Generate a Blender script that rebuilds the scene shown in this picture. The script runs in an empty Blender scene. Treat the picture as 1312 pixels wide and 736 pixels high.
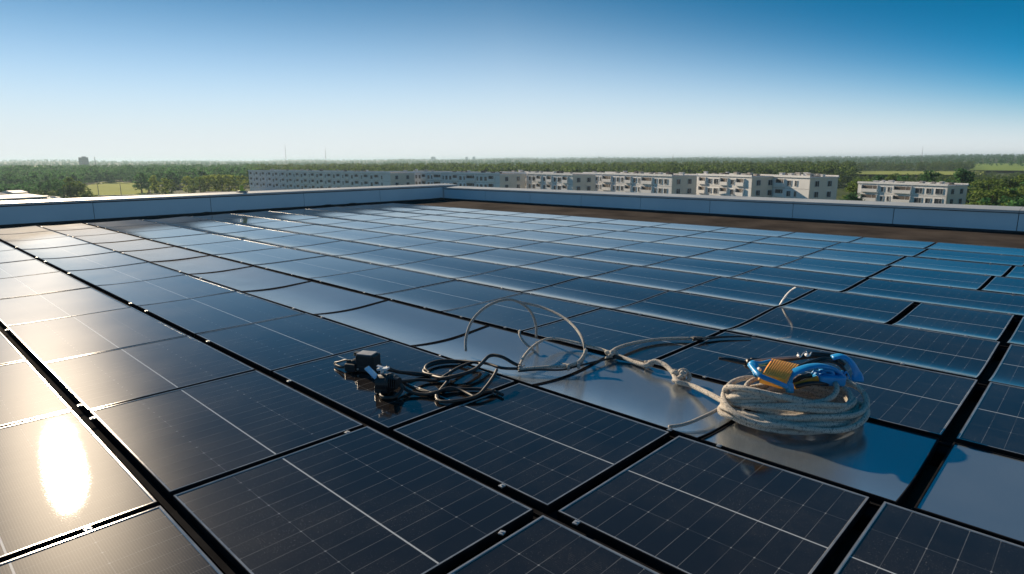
import bpy, bmesh, math, random
import numpy as np
from mathutils import Vector, Matrix

R = math.radians
random.seed(7)
rng = np.random.default_rng(7)
SC = bpy.context.scene
COL = SC.collection

# ------------------------------------------------------------------ camera
# world axes follow the roof: +X runs away to the right (across the panel rows),
# +Y runs away to the left (along the rows); z = 0 is the top of the panels
H = 1.2
FPX = 803.0
PITCH, ROLL, AZ = R(11.47), R(0.328), R(-46.14)
RIGHT = Vector((math.cos(AZ), math.sin(AZ), 0))
FWD = Vector((-math.sin(AZ), math.cos(AZ), 0))
cam_d = bpy.data.cameras.new('camera')
cam = bpy.data.objects.new('camera', cam_d)
COL.objects.link(cam)
SC.camera = cam
cam_d.sensor_width = 36.0
cam_d.lens = FPX / 1312 * 36.0
cam_d.clip_start = 0.02
cam_d.clip_end = 40000
zc = -(FWD * math.cos(PITCH) + Vector((0, 0, -math.sin(PITCH))))
xc = RIGHT.copy()
yc = zc.cross(xc)
xr = xc * math.cos(ROLL) - yc * math.sin(ROLL)
yr = yc * math.cos(ROLL) + xc * math.sin(ROLL)
M = Matrix((xr, yr, zc)).transposed().to_4x4()
M.translation = Vector((0, 0, H))
cam.matrix_world = M
cam_d.dof.use_dof = True
cam_d.dof.focus_distance = 2.9
cam_d.dof.aperture_fstop = 8.0


def ray(px, py):
    v = xr * (px - 656) - yr * (py - 368) - zc * FPX
    return v / FPX                       # unit depth along the optical axis


def at(px, py, z=0.0):
    d = ray(px, py)
    t = (z - H) / d.z
    return Vector((0, 0, H)) + d * t


def depth_at(px, py, z=0.0):
    d = ray(px, py)
    return (z - H) / d.z


def atd(px, py, depth):
    return Vector((0, 0, H)) + ray(px, py) * depth


def polar(px, dist, z=0.0):
    a = math.atan2(px - 656, FPX * 0.98)
    p = (FWD * math.cos(a) + RIGHT * math.sin(a)) * dist
    return Vector((p.x, p.y, z))


# ------------------------------------------------------------------ sun and sky
g = ray(80, 598).normalized()
SUN = Vector((g.x, g.y, -g.z))           # the sun mirrored in the flat glass
SUN_EL = math.asin(SUN.z)
SUN_AZ = math.atan2(SUN.x, SUN.y)
sd = bpy.data.lights.new('sun', 'SUN')
sd.energy = 4.8
sd.angle = R(0.55)
sd.color = (1.0, 0.80, 0.57)
so = bpy.data.objects.new('sun', sd)
COL.objects.link(so)
so.rotation_euler = SUN.to_track_quat('Z', 'Y').to_euler()

world = bpy.data.worlds.new('World')
SC.world = world
world.use_nodes = True
wn = world.node_tree
sky = wn.nodes.new('ShaderNodeTexSky')
sky.sky_type = 'NISHITA'
sky.sun_disc = False
sky.sun_elevation = SUN_EL
sky.sun_rotation = SUN_AZ
sky.altitude = 100
sky.air_density = 1.0
sky.dust_density = 0.0
sky.ozone_density = 10
hs = wn.nodes.new('ShaderNodeHueSaturation')
hs.inputs['Saturation'].default_value = 1.65
hs.inputs['Hue'].default_value = 0.471
SKY_G = 1.0
bg = wn.nodes['Background']
bg.inputs['Strength'].default_value = 0.085
# a pale haze band along the horizon, the sky deepening quickly above it
tc_ = wn.nodes.new('ShaderNodeTexCoord')
sx_ = wn.nodes.new('ShaderNodeSeparateXYZ')
cx_ = wn.nodes.new('ShaderNodeCombineXYZ')
SKY_A, SKY_B = 0.05, 14.0
m1_ = wn.nodes.new('ShaderNodeMath'); m1_.operation = 'POWER'; m1_.inputs[1].default_value = 2.0
m2_ = wn.nodes.new('ShaderNodeMath'); m2_.operation = 'MULTIPLY_ADD'
m2_.inputs[1].default_value = SKY_B; m2_.inputs[2].default_value = SKY_A
vn_ = wn.nodes.new('ShaderNodeVectorMath'); vn_.operation = 'NORMALIZE'
wn.links.new(tc_.outputs['Generated'], sx_.inputs[0])
wn.links.new(sx_.outputs[2], m1_.inputs[0]); wn.links.new(m1_.outputs[0], m2_.inputs[0])
wn.links.new(sx_.outputs[0], cx_.inputs[0]); wn.links.new(sx_.outputs[1], cx_.inputs[1]); wn.links.new(m2_.outputs[0], cx_.inputs[2])
wn.links.new(cx_.outputs[0], vn_.inputs[0])
wn.links.new(vn_.outputs[0], sky.inputs['Vector'])
gm_ = wn.nodes.new('ShaderNodeGamma')
gm_.inputs['Gamma'].default_value = SKY_G
wn.links.new(sky.outputs['Color'], gm_.inputs['Color'])
wn.links.new(gm_.outputs['Color'], hs.inputs['Color'])
# dusty air low over the land pales the sky towards the horizon
hz1 = wn.nodes.new('ShaderNodeMath'); hz1.operation = 'DIVIDE'; hz1.inputs[1].default_value = 0.135
hz2 = wn.nodes.new('ShaderNodeMath'); hz2.operation = 'POWER'; hz2.inputs[1].default_value = 2.0
hz3 = wn.nodes.new('ShaderNodeMath'); hz3.operation = 'MULTIPLY'; hz3.inputs[1].default_value = -1.0
hz4 = wn.nodes.new('ShaderNodeMath'); hz4.operation = 'EXPONENT'
hzm = wn.nodes.new('ShaderNodeMix'); hzm.data_type = 'RGBA'
SKY_S = 0.085
hzm.inputs[7].default_value = (0.59 / SKY_S, 0.625 / SKY_S, 0.64 / SKY_S, 1)
# wider towards the sun, where the dust scatters forward
hzd = wn.nodes.new('ShaderNodeVectorMath'); hzd.operation = 'DOT_PRODUCT'
hzd.inputs[1].default_value = (SUN.x / math.hypot(SUN.x, SUN.y), SUN.y / math.hypot(SUN.x, SUN.y), 0)
wn.links.new(tc_.outputs['Generated'], hzd.inputs[0])
hzw = wn.nodes.new('ShaderNodeMath'); hzw.operation = 'MULTIPLY_ADD'; hzw.use_clamp = True
hzw.inputs[1].default_value = 0.175; hzw.inputs[2].default_value = 0.020
hzx = wn.nodes.new('ShaderNodeMath'); hzx.operation = 'MAXIMUM'; hzx.inputs[1].default_value = 0.035
hzn = wn.nodes.new('ShaderNodeMath'); hzn.operation = 'MINIMUM'; hzn.inputs[1].default_value = 0.157
wn.links.new(hzd.outputs['Value'], hzw.inputs[0]); wn.links.new(hzw.outputs[0], hzn.inputs[0]); wn.links.new(hzn.outputs[0], hzx.inputs[0])
hzb = wn.nodes.new('ShaderNodeMath'); hzb.operation = 'MULTIPLY_ADD'      # and again opposite the sun
hzb.inputs[1].default_value = -0.15; hzb.inputs[2].default_value = 0.055
wn.links.new(hzd.outputs['Value'], hzb.inputs[0]); wn.links.new(hzb.outputs[0], hzx.inputs[1]); wn.links.new(hzx.outputs[0], hz1.inputs[1])
wn.links.new(sx_.outputs[2], hz1.inputs[0]); wn.links.new(hz1.outputs[0], hz2.inputs[0])
wn.links.new(hz2.outputs[0], hz3.inputs[0]); wn.links.new(hz3.outputs[0], hz4.inputs[0])
wn.links.new(hz4.outputs[0], hzm.inputs[0])
wn.links.new(hs.outputs['Color'], hzm.inputs[6])
wn.links.new(hzm.outputs[2], bg.inputs['Color'])

vs = SC.view_settings
vs.view_transform = 'Standard'
vs.look = 'None'
vs.exposure = 0.45
vs.gamma = 1.0
SC.cycles.use_denoising = True
SC.cycles.max_bounces = 8
SC.cycles.transparent_max_bounces = 6
SC.cycles.sample_clamp_indirect = 6.0


# ------------------------------------------------------------------ helpers
def tag(o, label=None, cat=None, group=None, kind=None):
    if label: o['label'] = label
    if cat: o['category'] = cat
    if group: o['group'] = group
    if kind: o['kind'] = kind
    return o


def empty(name, loc=(0, 0, 0), rz=0.0):
    o = bpy.data.objects.new(name, None)
    o.location = loc
    o.rotation_euler = (0, 0, rz)
    o.empty_display_size = 0.1
    COL.objects.link(o)
    return o


def link_mesh(name, me, parent=None, loc=(0, 0, 0), rot=(0, 0, 0)):
    o = bpy.data.objects.new(name, me)
    COL.objects.link(o)
    o.location = loc
    o.rotation_euler = rot
    if parent: o.parent = parent
    return o


class MB:
    """collects verts, faces, uvs, material slots for one mesh"""
    def __init__(s):
        s.v = []; s.f = []; s.m = []; s.uv = {}

    def add(s, vs_, fs_, mi=0):
        b = len(s.v)
        s.v += [tuple(p) for p in vs_]
        for f in fs_:
            s.f.append(tuple(i + b for i in f)); s.m.append(mi)

    def box(s, c, size, ax=None, mi=0, bev=0.0):
        ax = ax or (Vector((1, 0, 0)), Vector((0, 1, 0)), Vector((0, 0, 1)))
        c = Vector(c); hx, hy, hz = [q / 2 for q in size]
        if bev <= 0:
            P = [c + ax[0] * hx * i + ax[1] * hy * j + ax[2] * hz * k for i in (-1, 1) for j in (-1, 1) for k in (-1, 1)]
            s.add(P, [(0, 1, 3, 2), (4, 6, 7, 5), (0, 4, 5, 1), (2, 3, 7, 6), (0, 2, 6, 4), (1, 5, 7, 3)], mi)
            return
        bm = bmesh.new()
        bmesh.ops.create_cube(bm, size=1)
        for v in bm.verts:
            v.co = Vector((v.co.x * size[0], v.co.y * size[1], v.co.z * size[2]))
        bmesh.ops.bevel(bm, geom=bm.edges[:], offset=bev, segments=3, profile=0.6, affect='EDGES')
        bm.verts.index_update()
        s.add([c + ax[0] * v.co.x + ax[1] * v.co.y + ax[2] * v.co.z for v in bm.verts],
              [[v.index for v in f.verts] for f in bm.faces], mi)
        bm.free()

    def tube(s, pts, r, n=10, mi=0, taper=None, caps=True, flat=1.0, up=None):
        """sweeps a circle (or a flattened one) along pts; uv = metres along, turns round"""
        pts = [Vector(p) for p in pts]
        N = len(pts)
        T = [(pts[min(i + 1, N - 1)] - pts[max(i - 1, 0)]).normalized() for i in range(N)]
        nrm = Vector(up) if up else Vector((0, 0, 1))
        if abs(T[0].dot(nrm)) > 0.95: nrm = Vector((1, 0.3, 0))
        base = len(s.v); L = 0.0; Ls = []
        for i in range(N):
            if i: L += (pts[i] - pts[i - 1]).length
            Ls.append(L)
            if up: nrm = Vector(up)
            nrm = (nrm - T[i] * nrm.dot(T[i])).normalized()
            bi = T[i].cross(nrm)
            rr = r if taper is None else r * taper[i]
            for k in range(n):
                a = 2 * math.pi * k / n
                s.v.append(tuple(pts[i] + nrm * math.cos(a) * rr * flat + bi * math.sin(a) * rr))
        for i in range(N - 1):
            for k in range(n):
                k2 = (k + 1) % n
                f = (base + i * n + k, base + i * n + k2, base + (i + 1) * n + k2, base + (i + 1) * n + k)
                s.uv[len(s.f)] = [(Ls[i], k / n), (Ls[i], (k + 1) / n), (Ls[i + 1], (k + 1) / n), (Ls[i + 1], k / n)]
                s.f.append(f); s.m.append(mi)
        if caps:
            s.f.append(tuple(base + k for k in reversed(range(n)))); s.m.append(mi)
            s.f.append(tuple(base + (N - 1) * n + k for k in range(n))); s.m.append(mi)

    def mesh(s, name, mats, smooth=False):
        me = bpy.data.meshes.new(name)
        me.from_pydata(s.v, [], s.f)
        for m in (mats if isinstance(mats, (list, tuple)) else [mats]): me.materials.append(m)
        me.polygons.foreach_set('material_index', s.m)
        if s.uv:
            ul = me.uv_layers.new(name='UVMap').data
            for fi, c in s.uv.items():
                ls = me.polygons[fi].loop_start
                for k, q in enumerate(c): ul[ls + k].uv = q
        if smooth: me.polygons.foreach_set('use_smooth', [True] * len(s.f))
        me.update()
        return me

    def build(s, name, mats, parent=None, smooth=False, loc=(0, 0, 0), rot=(0, 0, 0)):
        return link_mesh(name, s.mesh(name, mats, smooth), parent, loc, rot)


def spline(P, step=0.012, closed=False):
    """Catmull-Rom through the points, resampled"""
    P = [Vector(p) for p in P]
    n = len(P); out = []
    for i in range(n - (0 if closed else 1)):
        if closed:
            a, b, c, d = P[(i - 1) % n], P[i], P[(i + 1) % n], P[(i + 2) % n]
        else:
            a = P[i - 1] if i else P[0] * 2 - P[1]
            b, c = P[i], P[i + 1]
            d = P[i + 2] if i + 2 < n else P[-1] * 2 - P[-2]
        k = max(2, int((c - b).length / step))
        for j in range(k):
            t = j / k
            out.append(0.5 * ((2 * b) + (c - a) * t + (2 * a - 5 * b + 4 * c - d) * t * t + (3 * b - a - 3 * c + d) * t ** 3))
    if not closed: out.append(P[-1])
    return out


# ------------------------------------------------------------------ materials
def mat(name, col=(0.5, 0.5, 0.5), rough=0.5, metal=0.0, spec=0.5, coat=0.0, coat_r=0.05):
    m = bpy.data.materials.new(name)
    m.use_nodes = True
    b = m.node_tree.nodes['Principled BSDF']
    b.inputs['Base Color'].default_value = (*col, 1)
    b.inputs['Roughness'].default_value = rough
    b.inputs['Metallic'].default_value = metal
    b.inputs['Specular IOR Level'].default_value = spec
    b.inputs['Coat Weight'].default_value = coat
    b.inputs['Coat Roughness'].default_value = coat_r
    return m


class NT:
    def __init__(s, m):
        s.t = m.node_tree; s.b = s.t.nodes['Principled BSDF']

    def n(s, typ, **k):
        nd = s.t.nodes.new(typ)
        for a, v in k.items(): setattr(nd, a, v)
        return nd

    def l(s, a, b): s.t.links.new(a, b)

    def math(s, op, a, b=None, c=None, clamp=False):
        nd = s.n('ShaderNodeMath', operation=op, use_clamp=clamp)
        for i, q in enumerate((a, b, c)):
            if q is None: continue
            if isinstance(q, (int, float)): nd.inputs[i].default_value = q
            else: s.l(q, nd.inputs[i])
        return nd.outputs[0]

    def noise(s, scale, detail=3.0, vec=None, rough=0.5):
        nd = s.n('ShaderNodeTexNoise')
        nd.inputs['Scale'].default_value = scale
        nd.inputs['Detail'].default_value = detail
        nd.inputs['Roughness'].default_value = rough
        if vec is not None: s.l(vec, nd.inputs['Vector'])
        return nd.outputs['Fac']

    def ramp(s, fac, stops):
        nd = s.n('ShaderNodeValToRGB')
        e = nd.color_ramp.elements
        while len(e) < len(stops): e.new(0.5)
        for q, (p, c) in zip(e, stops):
            q.position = p
            q.color = (*c, 1) if len(c) == 3 else c
        s.l(fac, nd.inputs['Fac'])
        return nd.outputs['Color']

    def mix(s, fac, a, b):
        nd = s.n('ShaderNodeMix', data_type='RGBA')
        for i, q in ((0, fac), (6, a), (7, b)):
            if isinstance(q, (int, float)): nd.inputs[i].default_value = q
            elif isinstance(q, tuple): nd.inputs[i].default_value = (*q, 1)
            else: s.l(q, nd.inputs[i])
        return nd.outputs[2]

    def maprange(s, v, a, b, c, d):
        nd = s.n('ShaderNodeMapRange')
        s.l(v, nd.inputs[0])
        for i, q in enumerate((a, b, c, d)): nd.inputs[1 + i].default_value = q
        return nd.outputs[0]

    def bump(s, h, strength=0.3, dist=0.01):
        nd = s.n('ShaderNodeBump')
        nd.inputs['Strength'].default_value = strength
        nd.inputs['Distance'].default_value = dist
        s.l(h, nd.inputs['Height'])
        s.l(nd.outputs[0], s.b.inputs['Normal'])


def layer_gloss(t, col, rough, height, bs, bd, ior, halo, halo_r, tint=None, mid=0.0):
    """matt body under a clear glossy skin (Beckmann lobe, no long tails) with a faint wide scatter"""
    nb = t.n('ShaderNodeBump')
    nb.inputs['Strength'].default_value = bs
    nb.inputs['Distance'].default_value = bd
    t.l(height, nb.inputs['Height'])
    df = t.n('ShaderNodeBsdfDiffuse')
    if isinstance(col, tuple): df.inputs['Color'].default_value = (*col, 1)
    else: t.l(col, df.inputs['Color'])
    gl = t.n('ShaderNodeBsdfGlossy', distribution='BECKMANN')
    gl.inputs['Color'].default_value = (*(tint or (1, 1, 1)), 1)
    gw = t.n('ShaderNodeBsdfGlossy', distribution='BECKMANN')
    gw.inputs['Roughness'].default_value = halo_r
    if isinstance(rough, float): gl.inputs['Roughness'].default_value = rough
    else: t.l(rough, gl.inputs['Roughness'])
    fr = t.n('ShaderNodeFresnel'); fr.inputs['IOR'].default_value = ior
    for q in (df, gl, gw): t.l(nb.outputs[0], q.inputs['Normal'])
    m1 = t.n('ShaderNodeMixShader'); m2 = t.n('ShaderNodeMixShader')
    t.l(fr.outputs[0], m1.inputs[0]); t.l(df.outputs[0], m1.inputs[1]); t.l(gl.outputs[0], m1.inputs[2])
    if isinstance(halo, float): m2.inputs[0].default_value = halo
    else: t.l(halo, m2.inputs[0])
    if mid:
        gmid = t.n('ShaderNodeBsdfGlossy', distribution='BECKMANN')
        gmid.inputs['Roughness'].default_value = 0.31
        m3 = t.n('ShaderNodeMixShader'); m3.inputs[0].default_value = mid
        t.l(m1.outputs[0], m3.inputs[1]); t.l(gmid.outputs[0], m3.inputs[2])
        m1 = m3
    t.l(m1.outputs[0], m2.inputs[1]); t.l(gw.outputs[0], m2.inputs[2])
    t.l(m2.outputs[0], t.t.nodes['Material Output'].inputs['Surface'])


def solar_mat():
    m = mat('solar_glass', (0.01, 0.012, 0.018), 0.35, spec=0.04, coat=1.0, coat_r=0.09)
    t = NT(m)
    uv = t.n('ShaderNodeUVMap').outputs[0]
    sep = t.n('ShaderNodeSeparateXYZ'); t.l(uv, sep.inputs[0])
    U, V = sep.outputs[0], sep.outputs[1]     # U counts cells along, V counts cells across (0..4)

    def line(x, w):                            # 1 on whole numbers of x
        d = t.math('ABSOLUTE', t.math('SUBTRACT', t.math('FRACT', t.math('ADD', x, 0.5)), 0.5))
        return t.math('LESS_THAN', d, w)
    lu = line(U, 0.014)
    lv = line(V, 0.008)
    mid = t.math('LESS_THAN', t.math('ABSOLUTE', t.math('SUBTRACT', V, 2.0)), 0.015)
    # solder pads where the lines cross
    fu = t.math('ABSOLUTE', t.math('SUBTRACT', t.math('FRACT', t.math('ADD', U, 0.5)), 0.5))
    fv = t.math('ABSOLUTE', t.math('SUBTRACT', t.math('FRACT', t.math('ADD', V, 0.5)), 0.5))
    pad = t.math('LESS_THAN', t.math('ADD', t.math('MULTIPLY', fu, 1.0), t.math('MULTIPLY', fv, 1.8)), 0.045)
    fingers = line(t.math('MULTIPLY', V, 26.0), 0.16)
    obj = t.n('ShaderNodeObjectInfo').outputs['Random']
    geo = t.n('ShaderNodeNewGeometry').outputs['Position']
    dust = t.noise(1.7, 5, geo, 0.62)
    fine = t.noise(38, 3, geo)
    cell = t.mix(obj, (0.0095, 0.0068, 0.0055), (0.0125, 0.0095, 0.0080))
    cell = t.mix(t.math('MULTIPLY', fingers, 0.5), cell, (0.020, 0.019, 0.019))
    wear = t.maprange(t.noise(6, 2, geo), 0.35, 0.65, 0.35, 1.0)
    c = t.mix(t.math('MULTIPLY', t.math('MULTIPLY', lv, wear), 0.35), cell, (0.16, 0.18, 0.20))
    c = t.mix(t.math('MULTIPLY', t.math('MULTIPLY', lu, wear), 0.62), c, (0.20, 0.21, 0.22))
    c = t.mix(t.math('MULTIPLY', pad, 0.6), c, (0.34, 0.36, 0.38))
    c = t.mix(mid, c, (0.42, 0.46, 0.50))
    dm = t.math('MULTIPLY', t.maprange(dust, 0.42, 0.75, 0.0, 1.0), t.maprange(fine, 0.3, 0.7, 0.4, 1.0))
    c = t.mix(t.math('MULTIPLY', dm, 0.07), c, (0.33, 0.29, 0.24))
    spot = t.maprange(t.noise(260, 1, geo), 0.70, 0.74, 0.0, 1.0)
    c = t.mix(t.math('MULTIPLY', t.math('MULTIPLY', spot, t.maprange(dust, 0.45, 0.6, 0.0, 1.0)), 0.30), c, (0.45, 0.44, 0.42))
    hgt = t.math('MULTIPLY', t.noise(140, 2, geo), 0.5)
    lw = t.n('ShaderNodeLayerWeight'); lw.inputs['Blend'].default_value = 0.5
    graze = t.math('POWER', lw.outputs['Facing'], 4.0)
    halo = t.math('MULTIPLY', t.math('MULTIPLY', t.maprange(dust, 0.3, 0.7, 0.7, 1.3), t.math('MULTIPLY_ADD', fingers, 0.9, 0.6)), t.math('MULTIPLY_ADD', graze, 0.0065, 0.0025))
    layer_gloss(t, c, t.maprange(t.noise(2.6, 6, geo, 0.65), 0.3, 0.75, 0.092, 0.110), hgt, 0.06, 0.002, 1.62, halo, 0.46, mid=0.0085)
    return m


def sheet_mat():
    m = mat('satin_sheet', (0.27, 0.30, 0.33), 0.25, metal=0.75)
    t = NT(m)
    geo = t.n('ShaderNodeNewGeometry').outputs['Position']
    n1 = t.noise(2.2, 5, geo, 0.6)
    n2 = t.noise(30, 4, geo, 0.6)
    c = t.mix(t.maprange(n1, 0.35, 0.7, 0, 1), (0.16, 0.18, 0.195), (0.13, 0.147, 0.16))
    rg = t.math('ADD', t.maprange(n1, 0.3, 0.7, 0.18, 0.23), t.math('MULTIPLY', n2, 0.05))
    layer_gloss(t, c, rg, t.noise(1.6, 2, geo), 0.06, 0.02, 6.0, 0.02, 0.5, (0.86, 0.92, 0.96))
    return m


def noisy(name, c1, c2, scale, rough=0.6, metal=0.0, bump=0.0, bscale=None, detail=5, bd=0.01):
    m = mat(name, c1, rough, metal, spec=0.02 if rough >= 0.8 else 0.5)
    t = NT(m)
    geo = t.n('ShaderNodeNewGeometry').outputs['Position']
    n = t.noise(scale, detail, geo, 0.6)
    t.l(t.ramp(n, [(0.35, c1), (0.65, c2)]), t.b.inputs['Base Color'])
    if bump: t.bump(t.noise(bscale or scale * 4, 4, geo), bump, bd)
    return m


def rope_mat(name, light, dark, fleck, scale=1.0):
    m = mat(name, light, 0.85, spec=0.2)
    t = NT(m)
    uv = t.n('ShaderNodeUVMap').outputs[0]
    sep = t.n('ShaderNodeSeparateXYZ'); t.l(uv, sep.inputs[0])
    k = 120.0 * scale
    a = t.math('ADD', t.math('MULTIPLY', sep.outputs[0], k), t.math('MULTIPLY', sep.outputs[1], 7.0))
    b = t.math('SUBTRACT', t.math('MULTIPLY', sep.outputs[0], k), t.math('MULTIPLY', sep.outputs[1], 7.0))
    sa = t.math('ABSOLUTE', t.math('SINE', t.math('MULTIPLY', a, math.pi)))
    sb = t.math('ABSOLUTE', t.math('SINE', t.math('MULTIPLY', b, math.pi)))
    braid = t.math('MULTIPLY', sa, sb)
    geo = t.n('ShaderNodeNewGeometry').outputs['Position']
    dirt = t.noise(9, 4, geo)
    sp = t.noise(135 * scale, 1.5, geo)
    c = t.mix(t.maprange(dirt, 0.35, 0.7, 0, 0.6), light, dark)
    c = t.mix(t.maprange(braid, 0.0, 0.45, 0.7, 0.0), c, fleck)
    c = t.mix(t.maprange(sp, 0.55, 0.64, 0.0, 0.8), c, fleck)
    t.l(c, t.b.inputs['Base Color'])
    t.bump(braid, 0.7, 0.004)
    return m


M_GLASS = solar_mat()
M_SHEET = sheet_mat()
M_RIM = mat('frame_rim')
_t = NT(M_RIM)
_g = _t.n('ShaderNodeNewGeometry').outputs['Position']
layer_gloss(_t, _t.ramp(_t.noise(12, 4, _g), [(0.35, (0.16, 0.165, 0.17)), (0.65, (0.26, 0.265, 0.27))]), 0.22, _t.noise(120, 2, _g), 0.1, 0.001, 3.0, 0.0, 0.5)
M_FSIDE = noisy('frame_side', (0.010, 0.0105, 0.012), (0.022, 0.022, 0.025), 9, 0.8)
M_RAIL = noisy('rail_black', (0.008, 0.008, 0.009), (0.018, 0.018, 0.02), 6, 1.0)
M_CLAMP = mat('clamp_metal', (0.50, 0.51, 0.52), 0.42, 0.8)
M_ROOF = noisy('roof_felt', (0.038, 0.033, 0.030), (0.085, 0.072, 0.062), 1.1, 0.9, bump=0.5, bscale=60)
M_PAR = noisy('parapet_cladding', (0.55, 0.76, 0.88), (0.49, 0.69, 0.81), 0.7, 0.5)
M_COPE = noisy('coping_metal', (0.52, 0.55, 0.56), (0.43, 0.46, 0.47), 0.9, 0.5, 0.0)
M_SEAM = mat('dark_seam', (0.035, 0.05, 0.065), 0.6)
M_BLACK = noisy('black_plastic', (0.012, 0.012, 0.014), (0.022, 0.022, 0.025), 30, 0.42, bump=0.15, bscale=200, bd=0.001)
M_CABLE = noisy('black_rubber', (0.012, 0.012, 0.013), (0.03, 0.029, 0.028), 25, 0.5)
M_GREY = noisy('grey_plastic', (0.34, 0.35, 0.37), (0.24, 0.25, 0.27), 20, 0.45)
M_ROPE = rope_mat('braided_rope', (0.80, 0.73, 0.63), (0.64, 0.58, 0.50), (0.16, 0.155, 0.15))
M_ROPE2 = rope_mat('thin_grey_rope', (0.66, 0.63, 0.58), (0.45, 0.44, 0.42), (0.14, 0.14, 0.14), 1.6)
M_BLUE = noisy('blue_shell', (0.015, 0.32, 0.72), (0.015, 0.24, 0.56), 18, 0.38, bump=0.1, bscale=120, bd=0.001)
M_ORANGE = noisy('orange_grip', (1.0, 0.43, 0.05), (0.92, 0.36, 0.04), 25, 0.5, bump=0.2, bscale=160, bd=0.001)
M_AMBER = noisy('amber_plate', (0.62, 0.30, 0.02), (0.42, 0.19, 0.015), 25, 0.45)
M_WHITE = noisy('white_plastic', (0.74, 0.76, 0.78), (0.55, 0.57, 0.6), 30, 0.4)
M_TAG = noisy('blue_tag', (0.22, 0.55, 0.90), (0.45, 0.72, 0.92), 60, 0.35)

# ------------------------------------------------------------------ roof
ROOF_Z = -0.11
PV, PU = 13.93, 16.6            # inner faces of the two parapets (x of the right one, y of the left one)
PAR_TOP = 0.325
roof = MB()
roof.box(((PV - 14) / 2 + 0.5, (PU - 8) / 2 + 0.5, ROOF_Z - 0.2), (PV + 14 + 1, PU + 8 + 1, 0.4))
o = roof.build('roof', M_ROOF)
tag(o, kind='structure')


def parapet(name, label, p0, d, n, L, joints, first, top, felt):
    """clad wall with a sloped metal coping; p0 inner foot, d along it, n outward"""
    e = empty(name, p0)
    up = Vector((0, 0, 1))
    hgt = top - ROOF_Z
    w = MB()
    w.box(d * (L / 2) + n * 0.25 + up * (hgt / 2), (L, 0.50, hgt), (d, n, up))
    w.build('wall', M_SEAM, e)
    # cladding sheets, each a little out of line with its neighbour
    c = MB()
    s = first - joints
    while s < L:
        a, b = max(s, 0.0) + 0.006, min(s + joints, L) - 0.006
        if b > a:
            off = -0.012 + random.uniform(-0.003, 0.003)
            c.box(d * ((a + b) / 2) + n * off + up * (hgt * 0.47 + 0.03), (b - a, 0.02, hgt * 0.83), (d, n, up))
        s += joints
    c.build('cladding', M_PAR, e)
    k = MB()
    s = first - joints * 2
    while s < L:
        a, b = max(s, 0.0) + 0.004, min(s + joints * 2, L) - 0.004
        if b > a:
            prof = [(-0.05, 0.004), (-0.05, 0.044), (-0.038, 0.050), (0.52, 0.078), (0.52, 0.004)]
            P = [d * q + n * x + up * (hgt + z) for q in (a, b) for x, z in prof]
            m = len(prof)
            F = [tuple(range(m)), tuple(reversed(range(m, 2 * m)))] + [(i, m + i, m + (i + 1) % m, (i + 1) % m) for i in range(m)]
            k.add(P, [tuple(reversed(f)) for f in F])
        s += joints * 2
    k.build('coping', M_COPE, e)
    # torn felt upstand at the foot
    f = MB()
    N = int(L / 0.12)
    P = []
    for i in range(N + 1):
        q = L * i / N
        hh = felt * 0.035 + felt * 0.03 * random.random() * (0.5 + 0.5 * math.sin(i * 0.21)) + 0.012 * math.sin(i * 0.9)
        P += [d * q - n * 0.075 + up * 0.002, d * q - n * 0.03 + up * max(0.008, hh), d * q - n * 0.004 + up * max(0.010, hh)]
    f.add(P, [(3 * i + j, 3 * i + 3 + j, 3 * i + 4 + j, 3 * i + 1 + j) for i in range(N) for j in (0, 1)])
    f.build('felt_upstand', M_ROOF, e)
    tag(e, label, 'parapet')
    return e


X, Y = Vector((1, 0, 0)), Vector((0, 1, 0))
parapet('parapet_wall', 'low blue-grey clad parapet with pale coping running along the left far edge',
        Vector((-12.5, PU, ROOF_Z)), X, Y, PV + 12.5 + 0.6, 2.55, 0.9, PAR_TOP, 1.0)
parapet('parapet_wall', 'low blue-grey clad parapet with dark felt strip below it, in front of the apartment blocks',
        Vector((PV, -7.5, ROOF_Z)), Y, X, PU + 7.5 - 0.06, 1.9, 1.1, 0.25, 0.35)

# ------------------------------------------------------------------ solar panels
GL = [v * H for v in (-1.0, -0.24, 0.52, 1.262, 1.995, 2.62, 3.46, 4.27, 5.09, 5.87, 6.68, 7.46, 8.21, 8.95)]
GAPV = [0.05, 0.05, 0.053, 0.053, 0.022, 0.046] + [0.028] * 8      # width of each lengthwise gap
far = [5.08, 6.08, 7.1, 8.17, 9.27, 10.35, 11.45, 12.55]
NODES = [
    [0.93, 1.95, 3.0, 3.96],
    [-0.05, 0.93, 1.945, 3.0, 3.96, 5.05, 6.15, 7.2],
    [0.1, 1.092, 1.98, 2.935, 3.835, 4.91, 5.975, 7.06, 8.17, 9.27, 10.4, 11.5, 12.6],
    [-0.4, 0.40, 1.075, 1.88, 2.86, 3.84, 4.925, 6.017, 7.07, 8.17, 9.27, 10.4, 11.5, 12.6],
    [-0.6, 0.33, 0.985, 1.80, 2.70, 3.76, 4.87, 6.0, 7.06, 8.15, 9.25, 10.35, 11.45, 12.55],
    [-0.7, 0.33, 1.585, 2.46, 3.2, 3.98, 5.0] + far[1:],
    [-0.7, 0.34, 1.59, 2.41, 3.27, 4.09] + far,
    [-0.6, 0.36, 0.92, 1.60, 2.38, 3.27, 4.12] + far,
    [-0.8, 0.1, 1.44, 2.34, 3.22, 4.12] + far,
    [-0.6, 0.68, 1.46, 2.25, 3.18, 4.14] + far,
    [-0.6, 0.62, 1.50, 2.30, 3.14, 4.1] + far,
    [-0.6, 0.55, 1.45, 2.35, 3.2, 4.1] + far,
    [-0.6, 0.6, 1.5, 2.3, 3.15, 4.12] + far,
]
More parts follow.
